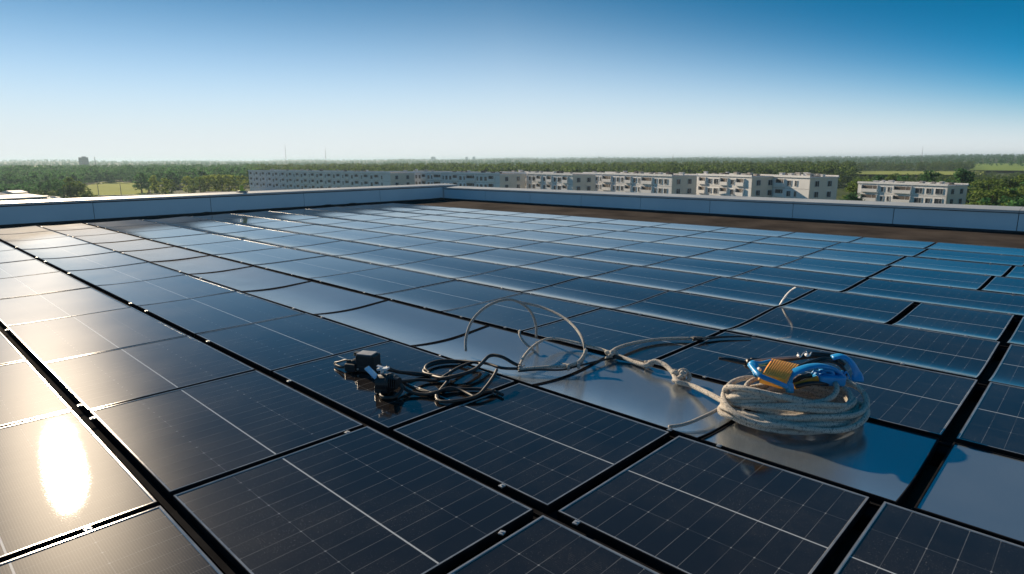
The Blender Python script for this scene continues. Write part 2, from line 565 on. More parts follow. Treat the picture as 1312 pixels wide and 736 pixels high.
# lip height (m) of the near edge of each row, and sag of the whole sheet
ORD = ['first', 'second', 'third', 'fourth', 'fifth', 'sixth', 'seventh', 'eighth', 'ninth', 'tenth', 'eleventh', 'twelfth', 'thirteenth', 'fourteenth', 'fifteenth']


def bow(row, u):
    """(sag of the whole width, lip height, lip share of the width)"""
    k = min(1.0, max(0.0, (u - 4.0) / 3.0))
    if row < 3: return (0.003 * k, 0.006 * k, 0.3)
    if row == 3: return (0.008 * k, 0.008 * k, 0.3)
    if row == 4:
        if u < 0.4: return (0.0, 0.0, 0.2)
        f = min(1.0, max(0.0, (u - 1.8) / 6.0))
        if u < 1.0: return (0.008, 0.012, 0.45)
        return (0.010 - 0.007 * f, 0.017 - 0.011 * f, 0.45)
    if row == 5: return (0.002, 0.001 if u < 3 else 0.006, 0.2)
    if row == 6: return (0.004, 0.017 if u > 0.36 else 0.010, 0.24)
    if row in (7, 8): return (0.002, 0.014, 0.23)
    return (0.002, 0.005 + 0.003 * (row % 2), 0.22)


clamp_mb = MB()
clamp_mb.box((0, 0, 0.004), (0.022, 0.020, 0.006), bev=0.002)
clamp_mb.tube([(0, 0, 0.006), (0, 0, 0.010)], 0.0055, 6)
CLAMP = clamp_mb.mesh('clamp', M_CLAMP)


def panel_meshes(Lx, Ly, sag, lip, ls, is_sheet):
    """Lx = width across the row (local x), Ly = length along it (local y)"""
    NVs = 15
    ts = [i / (NVs - 1) for i in range(NVs)]
    ts = sorted(set([round(0.5 * t, 4) for t in ts] + [0.6, 0.7, 0.8, 0.9, 1.0])) if (sag or lip) else [0, 1]

    def zf(t):
        z = sag * ((2 * t - 1) ** 2 - 1)
        if t < ls: z -= lip * (1 - ((ls - t) / ls) ** 2)
        else:
            q = (t - ls) / (1 - ls)
            z -= lip * (1 - q) ** 2 * (1 + 2 * q)
        return z
    prof = [(0.0, -0.034, 0), (0.0, -0.0025, 0), (0.0022, 0.0, 1), (0.0085, 0.0, 1), (0.0105, -0.002, 1), (0.0108, -0.005, 1)]
    if is_sheet: prof = [(0.0, -0.02, 0), (0.0, 0.0005, 0), (0.002, 0.0015, 0), (0.006, 0.0015, 0), (0.007, -0.003, 0)]
    per = [(t, 0) for t in ts] + [(1, 1)] + [(t, 1) for t in reversed(ts[:-1])]
    fr = MB()
    n = len(per)
    for k_, (d, dz, mi) in enumerate(prof):
        for (a, b) in per:
            x = d + a * (Lx - 2 * d); y = d + b * (Ly - 2 * d)
            fr.v.append((x, y, zf(x / Lx) + dz - (0.0 if k_ else (sag + lip) * (1 if is_sheet else 0))))
    for k in range(len(prof) - 1):
        for i in range(n):
            j = (i + 1) % n
            fr.f.append((k * n + i, k * n + j, (k + 1) * n + j, (k + 1) * n + i))
            fr.m.append(max(prof[k][2], prof[k + 1][2] if k > 1 else 0) if not is_sheet else 0)
    gl = MB()
    d = prof[-1][0] - 0.0015
    ncell = max(9, round(Ly / 0.080))
    for a in ts:
        for b in (0, 1):
            x = d + a * (Lx - 2 * d); y = d + b * (Ly - 2 * d)
            gl.v.append((x, y, zf(x / Lx) - 0.0032))
    for i in range(len(ts) - 1):
        gl.uv[len(gl.f)] = [(0.02, ts[i] * 4), (0.02, ts[i + 1] * 4), (ncell - 0.02, ts[i + 1] * 4), (ncell - 0.02, ts[i] * 4)]
        gl.f.append((2 * i, 2 * i + 2, 2 * i + 3, 2 * i + 1)); gl.m.append(0)
    # underside
    b = len(gl.v)
    gl.v += [(x, y, -0.03 + (0.014 if is_sheet else 0)) for x, y in ((d, d), (Lx - d, d), (Lx - d, Ly - d), (d, Ly - d))]
    gl.v[b:] = [(x, y, z - sag - lip) for x, y, z in gl.v[b:]]
    gl.f.append((b, b + 3, b + 2, b + 1)); gl.m.append(1)
    return fr, gl, zf


n_panels = 0
for row in range(13):
    x0, x1 = GL[row] + GAPV[row] / 2, GL[row + 1] - GAPV[row + 1] / 2
    nd = NODES[row]
    for i in range(len(nd) - 1):
        ua, ub = nd[i] * H, nd[i + 1] * H
        um = (nd[i] + nd[i + 1]) / 2

        def gap(u):
            if abs(u - 0.34) < 0.06: return 0.052
            if row == 7 and abs(u - 0.92) < 0.05: return 0.05
            if row == 8 and abs(u - 1.44) < 0.05: return 0.035
            if row == 4: return 0.014
            if row < 4: return 0.044 if u < 1.2 else (0.034 if u < 2.2 else 0.024)
            if u < 2: return 0.034
            return 0.020
        y0, y1 = ua + gap(nd[i]) / 2, ub - gap(nd[i + 1]) / 2
        is_sheet = row == 4
        sag, lip, ls = bow(row, um)
        fr, gl, zf = panel_meshes(x1 - x0, y1 - y0, sag, lip, ls, is_sheet)
        far_col = len(nd) - 1 - i
        e = empty('cover_sheet' if is_sheet else 'solar_panel', (x0, y0, 0.0))
        # small mounting errors, so that neighbours do not reflect exactly alike
        e.rotation_euler = (R(random.uniform(-0.16, 0.16)), R(random.uniform(-0.16, 0.16)), 0)
        fr.build('frame', [M_FSIDE, M_RIM], e, smooth=False)
        gl.build('sheet' if is_sheet else 'glass', [M_SHEET if is_sheet else M_GLASS, M_FSIDE], e, smooth=bool(sag or lip))
        for s_ in ((0.2, 0.78) if not is_sheet and row > 3 else (random.choice((0.15, 0.8)),)):
            c = link_mesh('clamp', CLAMP, e, (-GAPV[row] * 0.3, (y1 - y0) * (s_ + random.uniform(-0.09, 0.09)), zf(0) - 0.002),
                          (0, 0, random.uniform(-0.15, 0.15)))
        if row in (1, 2) and um < 3:
            link_mesh('clamp', CLAMP, e, ((x1 - x0) * random.uniform(0.7, 0.9), -0.018, -0.006), (0, 0, 0.3))
        rr = ORD[12 - row]
        cc = ORD[far_col - 1]
        if is_sheet:
            lab = f'blank grey-blue satin cover sheet, {cc} from the left parapet in the sagging strip'
            if i == 1: lab = 'blank grey cover sheet lying under the near half of the coiled rope'
            if i == 0: lab = 'flat blank grey cover sheet just right of the coiled rope, at the strip end'
            cat = 'cover sheet'; grp = 'blank cover sheets between the panels'
        else:
            look = 'flat dark' if lip < 0.004 else ('pale reflecting' if um > 5 else 'blue lip-edged')
            lab = f'{look} solar panel in {rr} row from the right parapet, {cc} from the left one'
            cat = 'solar panel'; grp = 'solar panels on the roof'
            if row == 1 and i == 2: lab = 'solar panel with the white glare of the sun on its glass'; 
        tag(e, lab, cat, grp)
        n_panels += 1

# black carrying rails under the lengthwise gaps
for k, v in enumerate(GL):
    m = MB()
    ys = (NODES[min(k, 12)][0] * H, NODES[min(k, 12)][-1] * H)
    m.box((v, (ys[0] + ys[1]) / 2, (ROOF_Z - 0.036) / 2), (0.16, ys[1] - ys[0], -0.036 - ROOF_Z), bev=0.01)
    m.box((v, (ys[0] + ys[1]) / 2, -0.030), (0.02, ys[1] - ys[0], 0.010))
    o = m.build('mounting_rail', M_RAIL)
    tag(o, f'black mounting rail under the panel edges, {ORD[13 - k]} rail from the right parapet', 'rail', 'rails under the solar panels')

# ------------------------------------------------------------------ ropes
RR = 0.0124
D0 = depth_at(1020, 536)
C0 = at(1020, 541)


def rope_thing():
    e = empty('rope', (0, 0, 0))
    # coil: one long run of loose loops heaped on each other, fanned out at the front
    pts = []
    loops = 13
    steps = 28
    lay = []
    for k in range(loops + 2):
        hf = k / loops
        lay.append((0.305 + 0.034 * random.uniform(-1, 1) - 0.035 * max(0, hf - 0.6) * 2.5,          # half length
                    0.176 + 0.040 * random.uniform(-1, 1) - 0.030 * hf,                             # half depth
                    RR + 0.0102 * k + 0.007 * random.uniform(-1, 1),                                # height
                    random.uniform(-0.022, 0.022), random.uniform(-0.012, 0.012) - 0.010 * abs(hf - 0.35) * -1,
                    random.uniform(0, 6.28), random.uniform(0.010, 0.030)))
    for i in range(loops * steps):
        f = i / steps; k = int(f); q = f - k
        j = [lay[k][c] * (1 - q) + lay[k + 1][c] * q for c in range(7)]
        ang = 2 * math.pi * q + math.pi
        front = 0.5 - 0.5 * math.sin(ang)                    # 1 at the camera's side
        b = j[1] * (1.0 + 0.16 * front * (1 - f / loops))
        z = j[2] * (0.72 + 0.40 * front) + j[6] * math.sin(2 * ang + lay[k][5]) * (0.3 + f / loops)
        # the right end droops, the left end climbs
        z -= 0.030 * (0.5 + 0.5 * math.cos(ang)) * f / loops
        z = max(z, RR)
        p = C0 + RIGHT * (j[0] * 0.95 * math.cos(ang) + j[3] + 0.006) + FWD * (b * math.sin(ang) + j[4] + 0.075)
        p.z = z
        pts.append(p)
    m = MB()
    m.tube(spline(pts, 0.02), RR, 12)

    def extra(cx_, cy_, a, b, z0, amp, ph, wob):
        lo = []
        for i in range(18):
            t = 2 * math.pi * i / 18
            p = C0 + RIGHT * (cx_ + a * math.cos(t)) + FWD * (cy_ + b * math.sin(t))
            p.z = max(RR, z0 + amp * math.sin(t + ph) + wob * math.sin(3 * t + ph))
            lo.append(p)
        m.tube(spline(lo, 0.02, True) + [lo[0]], RR, 12)
    extra(0.105, 0.07, 0.235, 0.150, 0.075, 0.050, 0.7, 0.010)       # slid off to the right
    extra(0.060, 0.06, 0.275, 0.185, 0.105, 0.040, 0.2, 0.012)
    extra(-0.020, 0.05, 0.300, 0.200, 0.060, 0.028, -0.6, 0.014)
    extra(0.030, 0.03, 0.285, 0.215, 0.040, 0.020, 2.0, 0.016)
    extra(-0.045, 0.09, 0.255, 0.150, 0.125, 0.020, 1.2, 0.014)
    m.build('coil', M_ROPE, e, True)
    # tail from the coil to the knots, towards the left
    zt = RR + 0.003
    tail = [at(945, 520, 0.05), at(928, 515, 0.04), at(905, 503, 0.03), at(885, 494, zt), at(868, 489, zt + .01), at(862, 478, zt + .02), at(852, 468, 0.05), at(838, 463, 0.055), at(828, 468, 0.03), at(812, 464, 0.02),
            at(800, 459, 0.022), at(785, 453, 0.03), at(768, 447, 0.03), at(745, 441, 0.03), at(722, 436, 0.04), at(705, 434, 0.055), at(694, 437, 0.06), at(682, 445, 0.05),
            at(672, 456, 0.035), at(667, 466, 0.02), at(664, 471, 0.014)]
    m = MB()
    sp = spline(tail, 0.012)
    tp = [1.0 if i / len(sp) < 0.42 else max(0.62, 1.0 - (i / len(sp) - 0.42) * 3) for i in range(len(sp))]
    m.tube(sp, RR * 1.08, 10, taper=tp)
    m.build('tail', M_ROPE, e, True)
    # short branch with a frayed end
    br = [at(781, 457, 0.03), at(786, 449, 0.035), at(800, 443, 0.03), at(822, 438, 0.02), at(845, 435, 0.014), at(868, 434, 0.013), at(884, 434, 0.014)]
    m = MB()
    sp = spline(br, 0.012)
    m.tube(sp, RR * 0.85, 10)
    end = br[-1]
    dr = (br[-1] - br[-2]).normalized()
    for k in range(14):
        s_ = Vector((random.uniform(-1, 1), random.uniform(-1, 1), random.uniform(-0.4, 1))) * 0.010
        m.tube([end + s_ * 0.5 - dr * 0.01, end + dr * random.uniform(0.02, 0.05) + s_ * 1.4, end + dr * random.uniform(0.05, 0.11) + s_ * 2.2 + Vector((0, 0, -0.006))], 0.0022, 5)
    m.build('branch', M_ROPE, e, True)
    # knots: a strand wound tightly round the tail
    for (c, s_) in ((at(872, 482, 0.032), 1.2), (at(783, 455, 0.026), 0.95), (at(831, 466, 0.024), 0.6)):
        m = MB()
        P = []
        for i in range(64):
            t = 2 * math.pi * i / 64
            rad = (0.025 + 0.012 * math.cos(3 * t)) * s_
            P.append(c + RIGHT * rad * math.cos(2 * t) * 1.1 + FWD * rad * math.sin(2 * t) + Vector((0, 0, 0.020 * s_ * math.sin(3 * t))))
        m.tube(P + [P[0]], RR * 0.85 * s_, 9)
        P = []
        for i in range(30):
            t = 2 * math.pi * i / 30
            P.append(c + RIGHT * 0.008 * math.cos(t) + FWD * 0.026 * s_ * math.cos(t + 1.0) + Vector((0, 0, 0.026 * s_ * math.sin(t))))
        m.tube(P + [P[0]], RR * 0.75 * s_, 9)
        m.build('knot', M_ROPE, e, True)
    # strand end that trails off along the sheet
    m = MB()
    m.tube(spline([at(938, 512, 0.04), at(929, 519, 0.02), at(912, 529, 0.012), at(888, 540, 0.009), at(872, 545, 0.009), at(857, 547, 0.009)], 0.012), 0.0085, 8)
    m.build('loose_end', M_ROPE2, e, True)
    tag(e, 'thick braided off-white rope heaped in a coil, its knotted tail running left across the sheet', 'rope')


rope_thing()


def thin_rope():
    e = empty('thin_rope', (0, 0, 0))
    dA0, dA1 = depth_at(597, 452), depth_at(687, 434)
    A = [(597, 450), (597, 434), (604, 413), (618, 397), (636, 387), (653, 384), (665, 387.5), (676, 395), (683, 405), (687, 419), (687, 432)]
    m = MB()
    P = [atd(x, y, dA0 + (dA1 - dA0) * i / (len(A) - 1)) for i, (x, y) in enumerate(A)]
    m.tube(spline(P, 0.015), 0.0085, 8)
    m.build('loop', M_ROPE2, e, True)
    dB0, dB1, dB2 = depth_at(680, 432), depth_at(742, 462), depth_at(668, 448)
    B = [(664, 387, dB0), (691, 393, dB0), (717, 404, dB0 * .97), (734, 417, dB0 * .94), (745, 432, dB1 * 1.02), (749, 446, dB1), (748, 458, dB1), (742, 466, dB1),
         (728, 468, dB1), (711, 464, dB1 * 1.02), (690, 454, dB2), (673, 440, dB2 * 1.01), (666, 430, dB2 * 1.02), (666, 424, dB2 * 1.03)]
    m = MB()
    m.tube(spline([atd(*q) for q in B], 0.015), 0.0085, 8)
    m.build('loop', M_ROPE2, e, True)
    m = MB()
    D = [at(664, 474, 0.012), at(684, 472, 0.012), at(705, 470.5, 0.012), at(726, 469.5, 0.012), at(740, 465, 0.03), at(748, 456, 0.06), at(751, 448, 0.09)]
    m.tube(spline(D, 0.012), 0.0105, 8)
    m.build('strand', M_ROPE, e, True)
    # lashings where strands cross
    for c in (at(666, 472, 0.014), at(741, 469, 0.015), at(728, 471, 0.014)):
        m = MB()
        P = [c + RIGHT * (0.010 * (i / 26) - 0.005) + FWD * 0.015 * math.cos(i * 0.72) + Vector((0, 0, 0.015 * math.sin(i * 0.72))) for i in range(27)]
        m.tube(P, 0.0055, 6)
        m.tube([c, c + RIGHT * 0.03 + Vector((0, 0, 0.02))], 0.003, 5)
        m.build('lashing', M_ROPE2, e, True)
    tag(e, 'thin grey rope standing up in wide loops over the black gap', 'thin rope')


thin_rope()

# ------------------------------------------------------------------ rope grip tool on the coil
def grip_tool():
    dt = D0 + 0.02
    e = empty('rope_grip_tool', at(1020, 500, 0.0))
    off = -e.location
    ee = lambda m, n, mt, sm=True: m.build(n, mt, e, sm, loc=off)
    V = lambda x, y, dd=0.0: atd(x, y - 4.5, dt + dd)
    # orange ribbed grip
    P = [V(989, 465, 0.075), V(1025, 473, 0.065), V(1007, 491, -0.115), V(977, 483, -0.105)]
    nb = (P[1] - P[0]).cross(P[3] - P[0]).normalized()
    if nb.z > 0: nb = -nb
    m = MB()
    N = 22
    rows = []
    for i in range(N + 1):
        a = i / N
        rib = 0.0022 * (1 if i % 2 else -1)
        top = P[0].lerp(P[1], a); bot = P[3].lerp(P[2], a)
        arc = [top + nb * 0.05, top - nb * (rib * 0.4) + Vector((0, 0, 0.004)), top.lerp(bot, 0.3) - nb * (0.008 + rib), top.lerp(bot, 0.7) - nb * (0.008 + rib), bot - nb * rib * 0.4, bot + nb * 0.05]
        rows.append(arc)
    K = len(rows[0])
    m.add([q for r_ in rows for q in r_], [(i * K + k, (i + 1) * K + k, (i + 1) * K + (k + 1) % K, i * K + (k + 1) % K) for i in range(N) for k in range(K)]
          + [tuple(range(K)), tuple(reversed(range(N * K, N * K + K)))])
    ee(m, 'grip', M_ORANGE, False)
    # blue frame: left head, lower bar, corner block, long curved arm
    m = MB()
    m.tube(spline([V(962, 472, -0.03), V(969, 481, -0.10), V(976, 487, -0.135), V(992, 493.5, -0.14), V(1008, 500, -0.12)], 0.008), 0.0125, 10, flat=0.8)
    m.tube(spline([V(963, 471, 0.03), V(968, 477, 0.0), V(972, 486, -0.02)], 0.008), 0.022, 10)
    m.tube(spline([V(963, 470, 0.02), V(975, 471, 0.03), V(988, 468, 0.05)], 0.008), 0.013, 8)
    ee(m, 'frame', M_BLUE)
    m = MB()
    m.tube(spline([V(1010, 505, -0.03), V(1008, 496, -0.035), V(1010, 488, -0.035), V(1018, 481.5, -0.03), V(1032, 476, -0.02), V(1048, 473.5, 0.0), V(1062, 475.5, 0.02), V(1073, 481, 0.03), V(1080, 490, 0.04)], 0.008),
           0.027, 10, flat=0.42, up=(0, 0, 1))
    m.tube(spline([V(1006, 494, -0.04), V(1012, 499, -0.035), V(1012, 507, -0.03)], 0.008), 0.018, 10)
    ee(m, 'arm', M_BLUE)
    m = MB()
    m.tube(spline([V(1066, 463, 0.10), V(1076, 461, 0.09), V(1086, 465, 0.08), V(1093, 473, 0.07), V(1098, 484, 0.06), V(1099, 494, 0.05)], 0.008), 0.028, 10, flat=0.4, up=(0, 0, 1))
    ee(m, 'strap', M_BLUE)
    # webbing bundled inside the arm
    m = MB()
    for k in range(7):
        a = random.uniform(0, 6.28)
        c = V(1062 + random.uniform(-12, 14), 484 + random.uniform(-5, 5), 0.03 + random.uniform(-0.02, 0.05))
        pp = []
        for i in range(9):
            t = i / 8 * 4.2 + a
            pp.append(c + RIGHT * 0.028 * math.cos(t) + Vector((0, 0, 0.018 * math.sin(t))) + FWD * 0.02 * math.sin(t * 0.7))
        m.tube(spline(pp, 0.008), 0.009, 6)
    bx = (V(1082, 487, 0.03) - V(1044, 486, 0.03)).normalized()
    bz = (Vector((0, 0, 1)) - bx * bx.z).normalized()
    m.box(V(1062, 490, 0.03), (0.125, 0.09, 0.05), (bx, bx.cross(bz), bz), bev=0.014)
    for k in range(9):
        a0 = V(1040 + k * 5.0, 484 + 0.9 * (k % 3), -0.005 + 0.008 * k)
        m.tube(spline([a0, a0 + Vector((0, 0, 0.016)) + RIGHT * 0.012, a0 + Vector((0, 0, 0.004)) + RIGHT * 0.03 + FWD * 0.02, a0 + RIGHT * 0.035 - Vector((0, 0, 0.02))], 0.006), 0.0055, 6)
    ee(m, 'webbing', M_BLUE)
    # black rod with its handle, to the left
    m = MB()
    hp = spline([V(922, 464, 0.140), V(936, 466.5, 0.140), V(952, 469.5, 0.130), V(966, 470, 0.130)], 0.086)
    m.tube(hp, 0.0135, 12, taper=[0.55 + 0.45 * i / len(hp) for i in range(len(hp))])
    m.tube([V(955, 470, 0.130), V(957, 470.5, 0.130), V(962, 471, 0.130), V(964, 471, 0.130)], 0.026, 14, taper=[0.8, 1, 1, 0.75])
    for k in range(3):
        m.tube(spline([V(921, 463 + k, 0.140), V(940, 464.5 + k * 1.2, 0.140), V(955, 468 + k, 0.135)], 0.01), 0.003, 5)
    ee(m, 'handle', M_BLACK)
    m = MB()
    m.tube(spline([V(962, 468, 0.150), V(985, 465, 0.165), V(1010, 463, 0.170), V(1024, 462, 0.170)], 0.01), 0.007, 8)
    ee(m, 'rod', M_GREY)
    m = MB()
    m.tube(spline([V(962, 466, 0.170), V(990, 467, 0.180), V(1025, 463, 0.180), V(1045, 461, 0.180), V(1068, 463.5, 0.180), V(1082, 472, 0.170)], 0.01), 0.0115, 9)
    m.tube(spline([V(1022, 461, 0.180), V(1040, 457.5, 0.190), V(1062, 459, 0.180), V(1076, 462, 0.180)], 0.01), 0.007, 8)
    m.tube(spline([V(1012, 500, 0.080), V(1024, 489, 0.080), V(1036, 486, 0.080), V(1052, 486, 0.100)], 0.088), 0.012, 8)
    m.tube(spline([V(1034, 474, 0.10), V(1050, 468, 0.12), V(1066, 468, 0.11), V(1078, 474, 0.09), V(1086, 486, 0.08)], 0.01), 0.009, 8)
    m.tube(spline([V(1016, 477, 0.04), V(1034, 470, 0.08), V(1054, 464, 0.13), V(1074, 467, 0.12)], 0.01), 0.008, 8)
    m.tube(spline([V(1020, 500, -0.02), V(1040, 496, -0.02), V(1062, 497, 0.0), V(1080, 499, 0.03)], 0.01), 0.010, 8)
    ee(m, 'hose', M_BLACK)
    # amber under-plate and rivets
    m = MB()
    ax = (V(1000, 497) - V(974, 486)).normalized(); az_ = Vector((0, 0, 1)); az_ = (az_ - ax * az_.dot(ax)).normalized()
    m.box(V(987, 493, 0.0), (0.11, 0.02, 0.035), (ax, ax.cross(az_), az_), bev=0.004)
    ax2 = (V(1050, 489) - V(1015, 500)).normalized(); az2 = (Vector((0, 0, 1)) - ax2 * ax2.z).normalized()
    m.box(V(1033, 495, 0.0), (0.12, 0.016, 0.030), (ax2, ax2.cross(az2), az2), bev=0.004)
    ee(m, 'base_plate', M_AMBER, False)
    m = MB()
    for (x, y, dd) in ((989, 497, -0.03), (973, 478, -0.035), (1004, 493, -0.05), (1024, 461, 0.08), (1034, 460, 0.08)):
        c = V(x, y, dd)
        m.tube([c + FWD * 0.012, c - FWD * 0.006, c - FWD * 0.009], 0.0075, 8, taper=[1, 1, 0.6])
    # tied twine ends
    for (x, y, x2, y2) in ((1026, 462, 1022, 457), (1026, 462, 1031, 456), (1036, 461, 1033, 455), (1037, 461, 1040, 456)):
        m.tube([V(x, y, 0.08), V((x + x2) / 2, (y + y2) / 2 - .5, 0.08), V(x2, y2, 0.08)], 0.0028, 5)
    ee(m, 'rivets', M_WHITE)
    tag(e, 'blue rope grip tool with ribbed orange block and black handle on the coiled rope', 'tool')


grip_tool()

# ------------------------------------------------------------------ black box, plug and cables
def rounded_lathe(m, c, ax, prof, n=20):
    ax = ax.normalized()
    s = ax.cross(Vector((0, 0, 1)))
    s = s.normalized() if s.length > 0.01 else Vector((1, 0, 0))
    t = ax.cross(s)
    P = []
    for (h_, r_) in prof:
        for k in range(n):
            a = 2 * math.pi * k / n
            P.append(c + ax * h_ + s * math.cos(a) * r_ + t * math.sin(a) * r_)
    F = [(i * n + k, i * n + (k + 1) % n, (i + 1) * n + (k + 1) % n, (i + 1) * n + k) for i in range(len(prof) - 1) for k in range(n)]
    F += [tuple(reversed(range(n))), tuple((len(prof) - 1) * n + k for k in range(n))]
    m.add(P, F)


def box_thing():
    c = at(468, 477, 0.0)
    e = empty('junction_box', c, R(0))
    ax = (RIGHT * 0.95 + FWD * -0.30).normalized(); ay = Vector((-ax.y, ax.x, 0)); up = Vector((0, 0, 1))
    A = (ax, ay, up)
    m = MB()
    m.box(ax * 0.005 + ay * 0.03 + up * 0.052, (0.118, 0.085, 0.100), A, bev=0.008)
    m.box(ax * 0.005 + ay * 0.03 + up * 0.030, (0.124, 0.091, 0.012), A, bev=0.003)
    m.build('body', M_BLACK, e)
    m = MB()
    m.box(ax * 0.0 + ay * 0.028 + up * 0.1055, (0.098, 0.074, 0.007), A, bev=0.003)
    m.build('lid', M_GREY, e)
    m = MB()
    rounded_lathe(m, ax * -0.054 + ay * 0.02 + up * 0.038, -ax, [(0, 0.028), (0.02, 0.030), (0.03, 0.030), (0.035, 0.022), (0.07, 0.020), (0.075, 0.014)])
    m.box(ax * -0.085 + ay * 0.0 + up * 0.024, (0.07, 0.06, 0.045), A, bev=0.008)
    m.box(ax * -0.075 + ay * 0.06 + up * 0.085, (0.05, 0.03, 0.022), A, bev=0.005)
    m.build('gland', M_BLACK, e)
    m = MB()
    q = lambda a, b, z: ax * a + ay * b + up * z
    m.tube(spline([q(-0.10, 0.01, 0.055), q(-0.14, 0.015, 0.055), q(-0.19, 0.03, 0.035), q(-0.235, 0.05, 0.018), q(-0.20, 0.02, 0.012), q(-0.15, 0.0, 0.016), q(-0.11, -0.005, 0.028)], 0.008), 0.0085, 8, flat=0.6)
    m.build('handle', M_CABLE, e, True)
    m = MB()
    for s_ in (-1, 1):
        rounded_lathe(m, ax * (0.005 + 0.045 * s_) - ay * 0.0125 + up * 0.018, -ay, [(0, 0.006), (0.004, 0.006), (0.005, 0.003)], 8)
    m.build('screws', M_CLAMP, e)
    tag(e, 'square black junction box with grey lid and strap handle on a panel', 'junction box')
    # --- plug
    c = at(499, 503, 0.0)
    e = empty('cable_plug', c)
    m = MB()
    rounded_lathe(m, up * 0.052 - ax * 0.035, ax * 1.0 + up * 0.12, [(-0.03, 0.030), (-0.024, 0.044), (0.035, 0.046), (0.040, 0.050), (0.056, 0.050), (0.060, 0.040), (0.078, 0.038), (0.083, 0.026), (0.10, 0.024)], 22)
    m.box(-ax * 0.03 + up * 0.022, (0.08, 0.075, 0.042), A, bev=0.008)
    for k in range(4):
        m.box(ax * (0.03 + 0.012 * k) - ay * 0.03 + up * 0.07, (0.006, 0.04, 0.05), A, bev=0.002)
    m.build('body', M_BLACK, e)
    m = MB()
    m.tube(spline([q(-0.02, -0.05, 0.015), q(0.0, -0.085, 0.010), q(0.04, -0.095, 0.010), q(0.075, -0.07, 0.012), q(0.085, -0.02, 0.03), q(0.07, -0.01, 0.055)], 0.006), 0.009, 8)
    m.build('bail', M_CABLE, e, True)
    m = MB()
    sx = (ax * 0.75 - up * 0.66).normalized()
    m.box(-ax * 0.088 + up * 0.108 - ay * 0.02, (0.078, 0.045, 0.006), (sx, ay, sx.cross(ay)), bev=0.002)
    m.build('tag', M_TAG, e)
    m = MB()
    m.box(-ax * 0.03 + up * 0.128, (0.062, 0.034, 0.012), ((ax + up * 0.1).normalized(), ay, up), bev=0.004)
    m.box(-ax * 0.05 + up * 0.138, (0.03, 0.02, 0.006), ((ax - up * 0.25).normalized(), ay, up), bev=0.002)
    m.build('latch', M_WHITE, e)
    m = MB()
    m.tube([-ax * 0.035 + up * 0.125, -ax * 0.038 + up * 0.105, -ax * 0.036 + up * 0.09], 0.009, 8)
    m.build('pin', M_CLAMP, e, True)
    tag(e, 'round black cable plug with a bright blue tag and white latch', 'plug')


box_thing()


def cables():
    e = empty('power_cable', (0, 0, 0))
    q = lambda x, y, z=0.010: at(400 + x / 3.644, 360 + y / 3.644, z)
    runs = [
        [q(345, 405, .09), q(400, 425, .05), q(470, 432, .02), q(540, 440), q(610, 455, .03), q(680, 442, .04), q(750, 420, .04), q(785, 392, .05), q(830, 350, .06), q(885, 355, .06), q(940, 385, .03), q(975, 400, .016)],
        [q(350, 415, .08), q(430, 430, .03), q(500, 440), q(545, 432), q(527, 410, .02), q(545, 388, .02), q(600, 373, .02), q(680, 374, .02), q(750, 380, .03), q(785, 388, .03), q(760, 410, .03), q(700, 437, .03), q(620, 447, .02), q(560, 440, .02), q(520, 425, .014), q(545, 398, .014), q(610, 382, .012), q(700, 378, .012)],
        [q(405, 462, .05), q(470, 500, .014), q(540, 522), q(620, 512), q(700, 506), q(780, 506), q(850, 516), q(890, 533, .008)],
        [q(405, 470, .06), q(500, 462, .02), q(580, 465), q(625, 440, .03), q(690, 402, .03), q(760, 380, .02), q(820, 388), q(885, 407), q(965, 411)],
        [q(648, 420, .03), q(632, 468, .02), q(595, 515), q(580, 548), q(615, 566), q(695, 557), q(770, 537, .02), q(815, 492, .04), q(848, 445, .06), q(862, 415, .07)],
        [q(500, 505), q(575, 533), q(590, 560), q(660, 562), q(735, 548), q(800, 522), q(850, 515, .014)],
        [q(410, 480, .05), q(450, 515, .02), q(520, 530), q(580, 520, .02), q(640, 500, .02), q(700, 515), q(760, 545)],
    ]
    for i, r_ in enumerate(runs):
        m = MB()
        m.tube(spline(r_, 0.012), 0.0088 if i != 0 else 0.0105, 8)
        m.build('cable', M_CABLE if i else M_CABLE, e, True)
    # black lead lying in the seam towards the knots
    m = MB()
    m.tube(spline([at(664, 476, 0.009), at(690, 474, 0.009), at(720, 474, 0.009), at(745, 468, 0.009), at(770, 462, 0.012), at(790, 459, 0.012)], 0.012), 0.006, 7)
    m.tube(spline([at(786, 457, 0.02), at(805, 461, 0.016), at(826, 466, 0.016)], 0.012), 0.013, 9)
    m.build('cable', M_CABLE, e, True)
    tag(e, 'black cable lying in tangled loops between the plug and the rope', 'cable')
    # stray black lead past the frayed rope end
    m = MB()
    sp = spline([at(888, 435, 0.014), at(905, 433.5, 0.012), at(925, 432, 0.010), at(945, 431.5, 0.010), at(962, 432, 0.008)], 0.012)
    m.tube(sp, 0.012, 9, taper=[1.0 - 0.75 * i / len(sp) for i in range(len(sp))])
    o = m.build('frayed_lead', M_CABLE, None, True)
    tag(o, 'short tapering black lead beyond the frayed rope end', 'cable')
    # pale tie standing up from a seam
    m = MB()
    dd = depth_at(999, 391)
    sp = spline([atd(999, 391, dd), atd(1003, 385, dd), atd(1009, 377, dd * .99), atd(1016, 370.5, dd * .98), atd(1020, 368.5, dd * .97)], 0.008)
    m.tube(sp, 0.011, 8, flat=0.35, up=(RIGHT + FWD * 0.4)[:], taper=[1.0 - 0.6 * (i / len(sp)) ** 2 for i in range(len(sp))])
    o = m.build('cable_tie', M_WHITE, None, True)
    tag(o, 'pale cable tie standing up out of a dark panel seam', 'cable tie')


cables()

# ------------------------------------------------------------------ landscape
GZ = -18.4


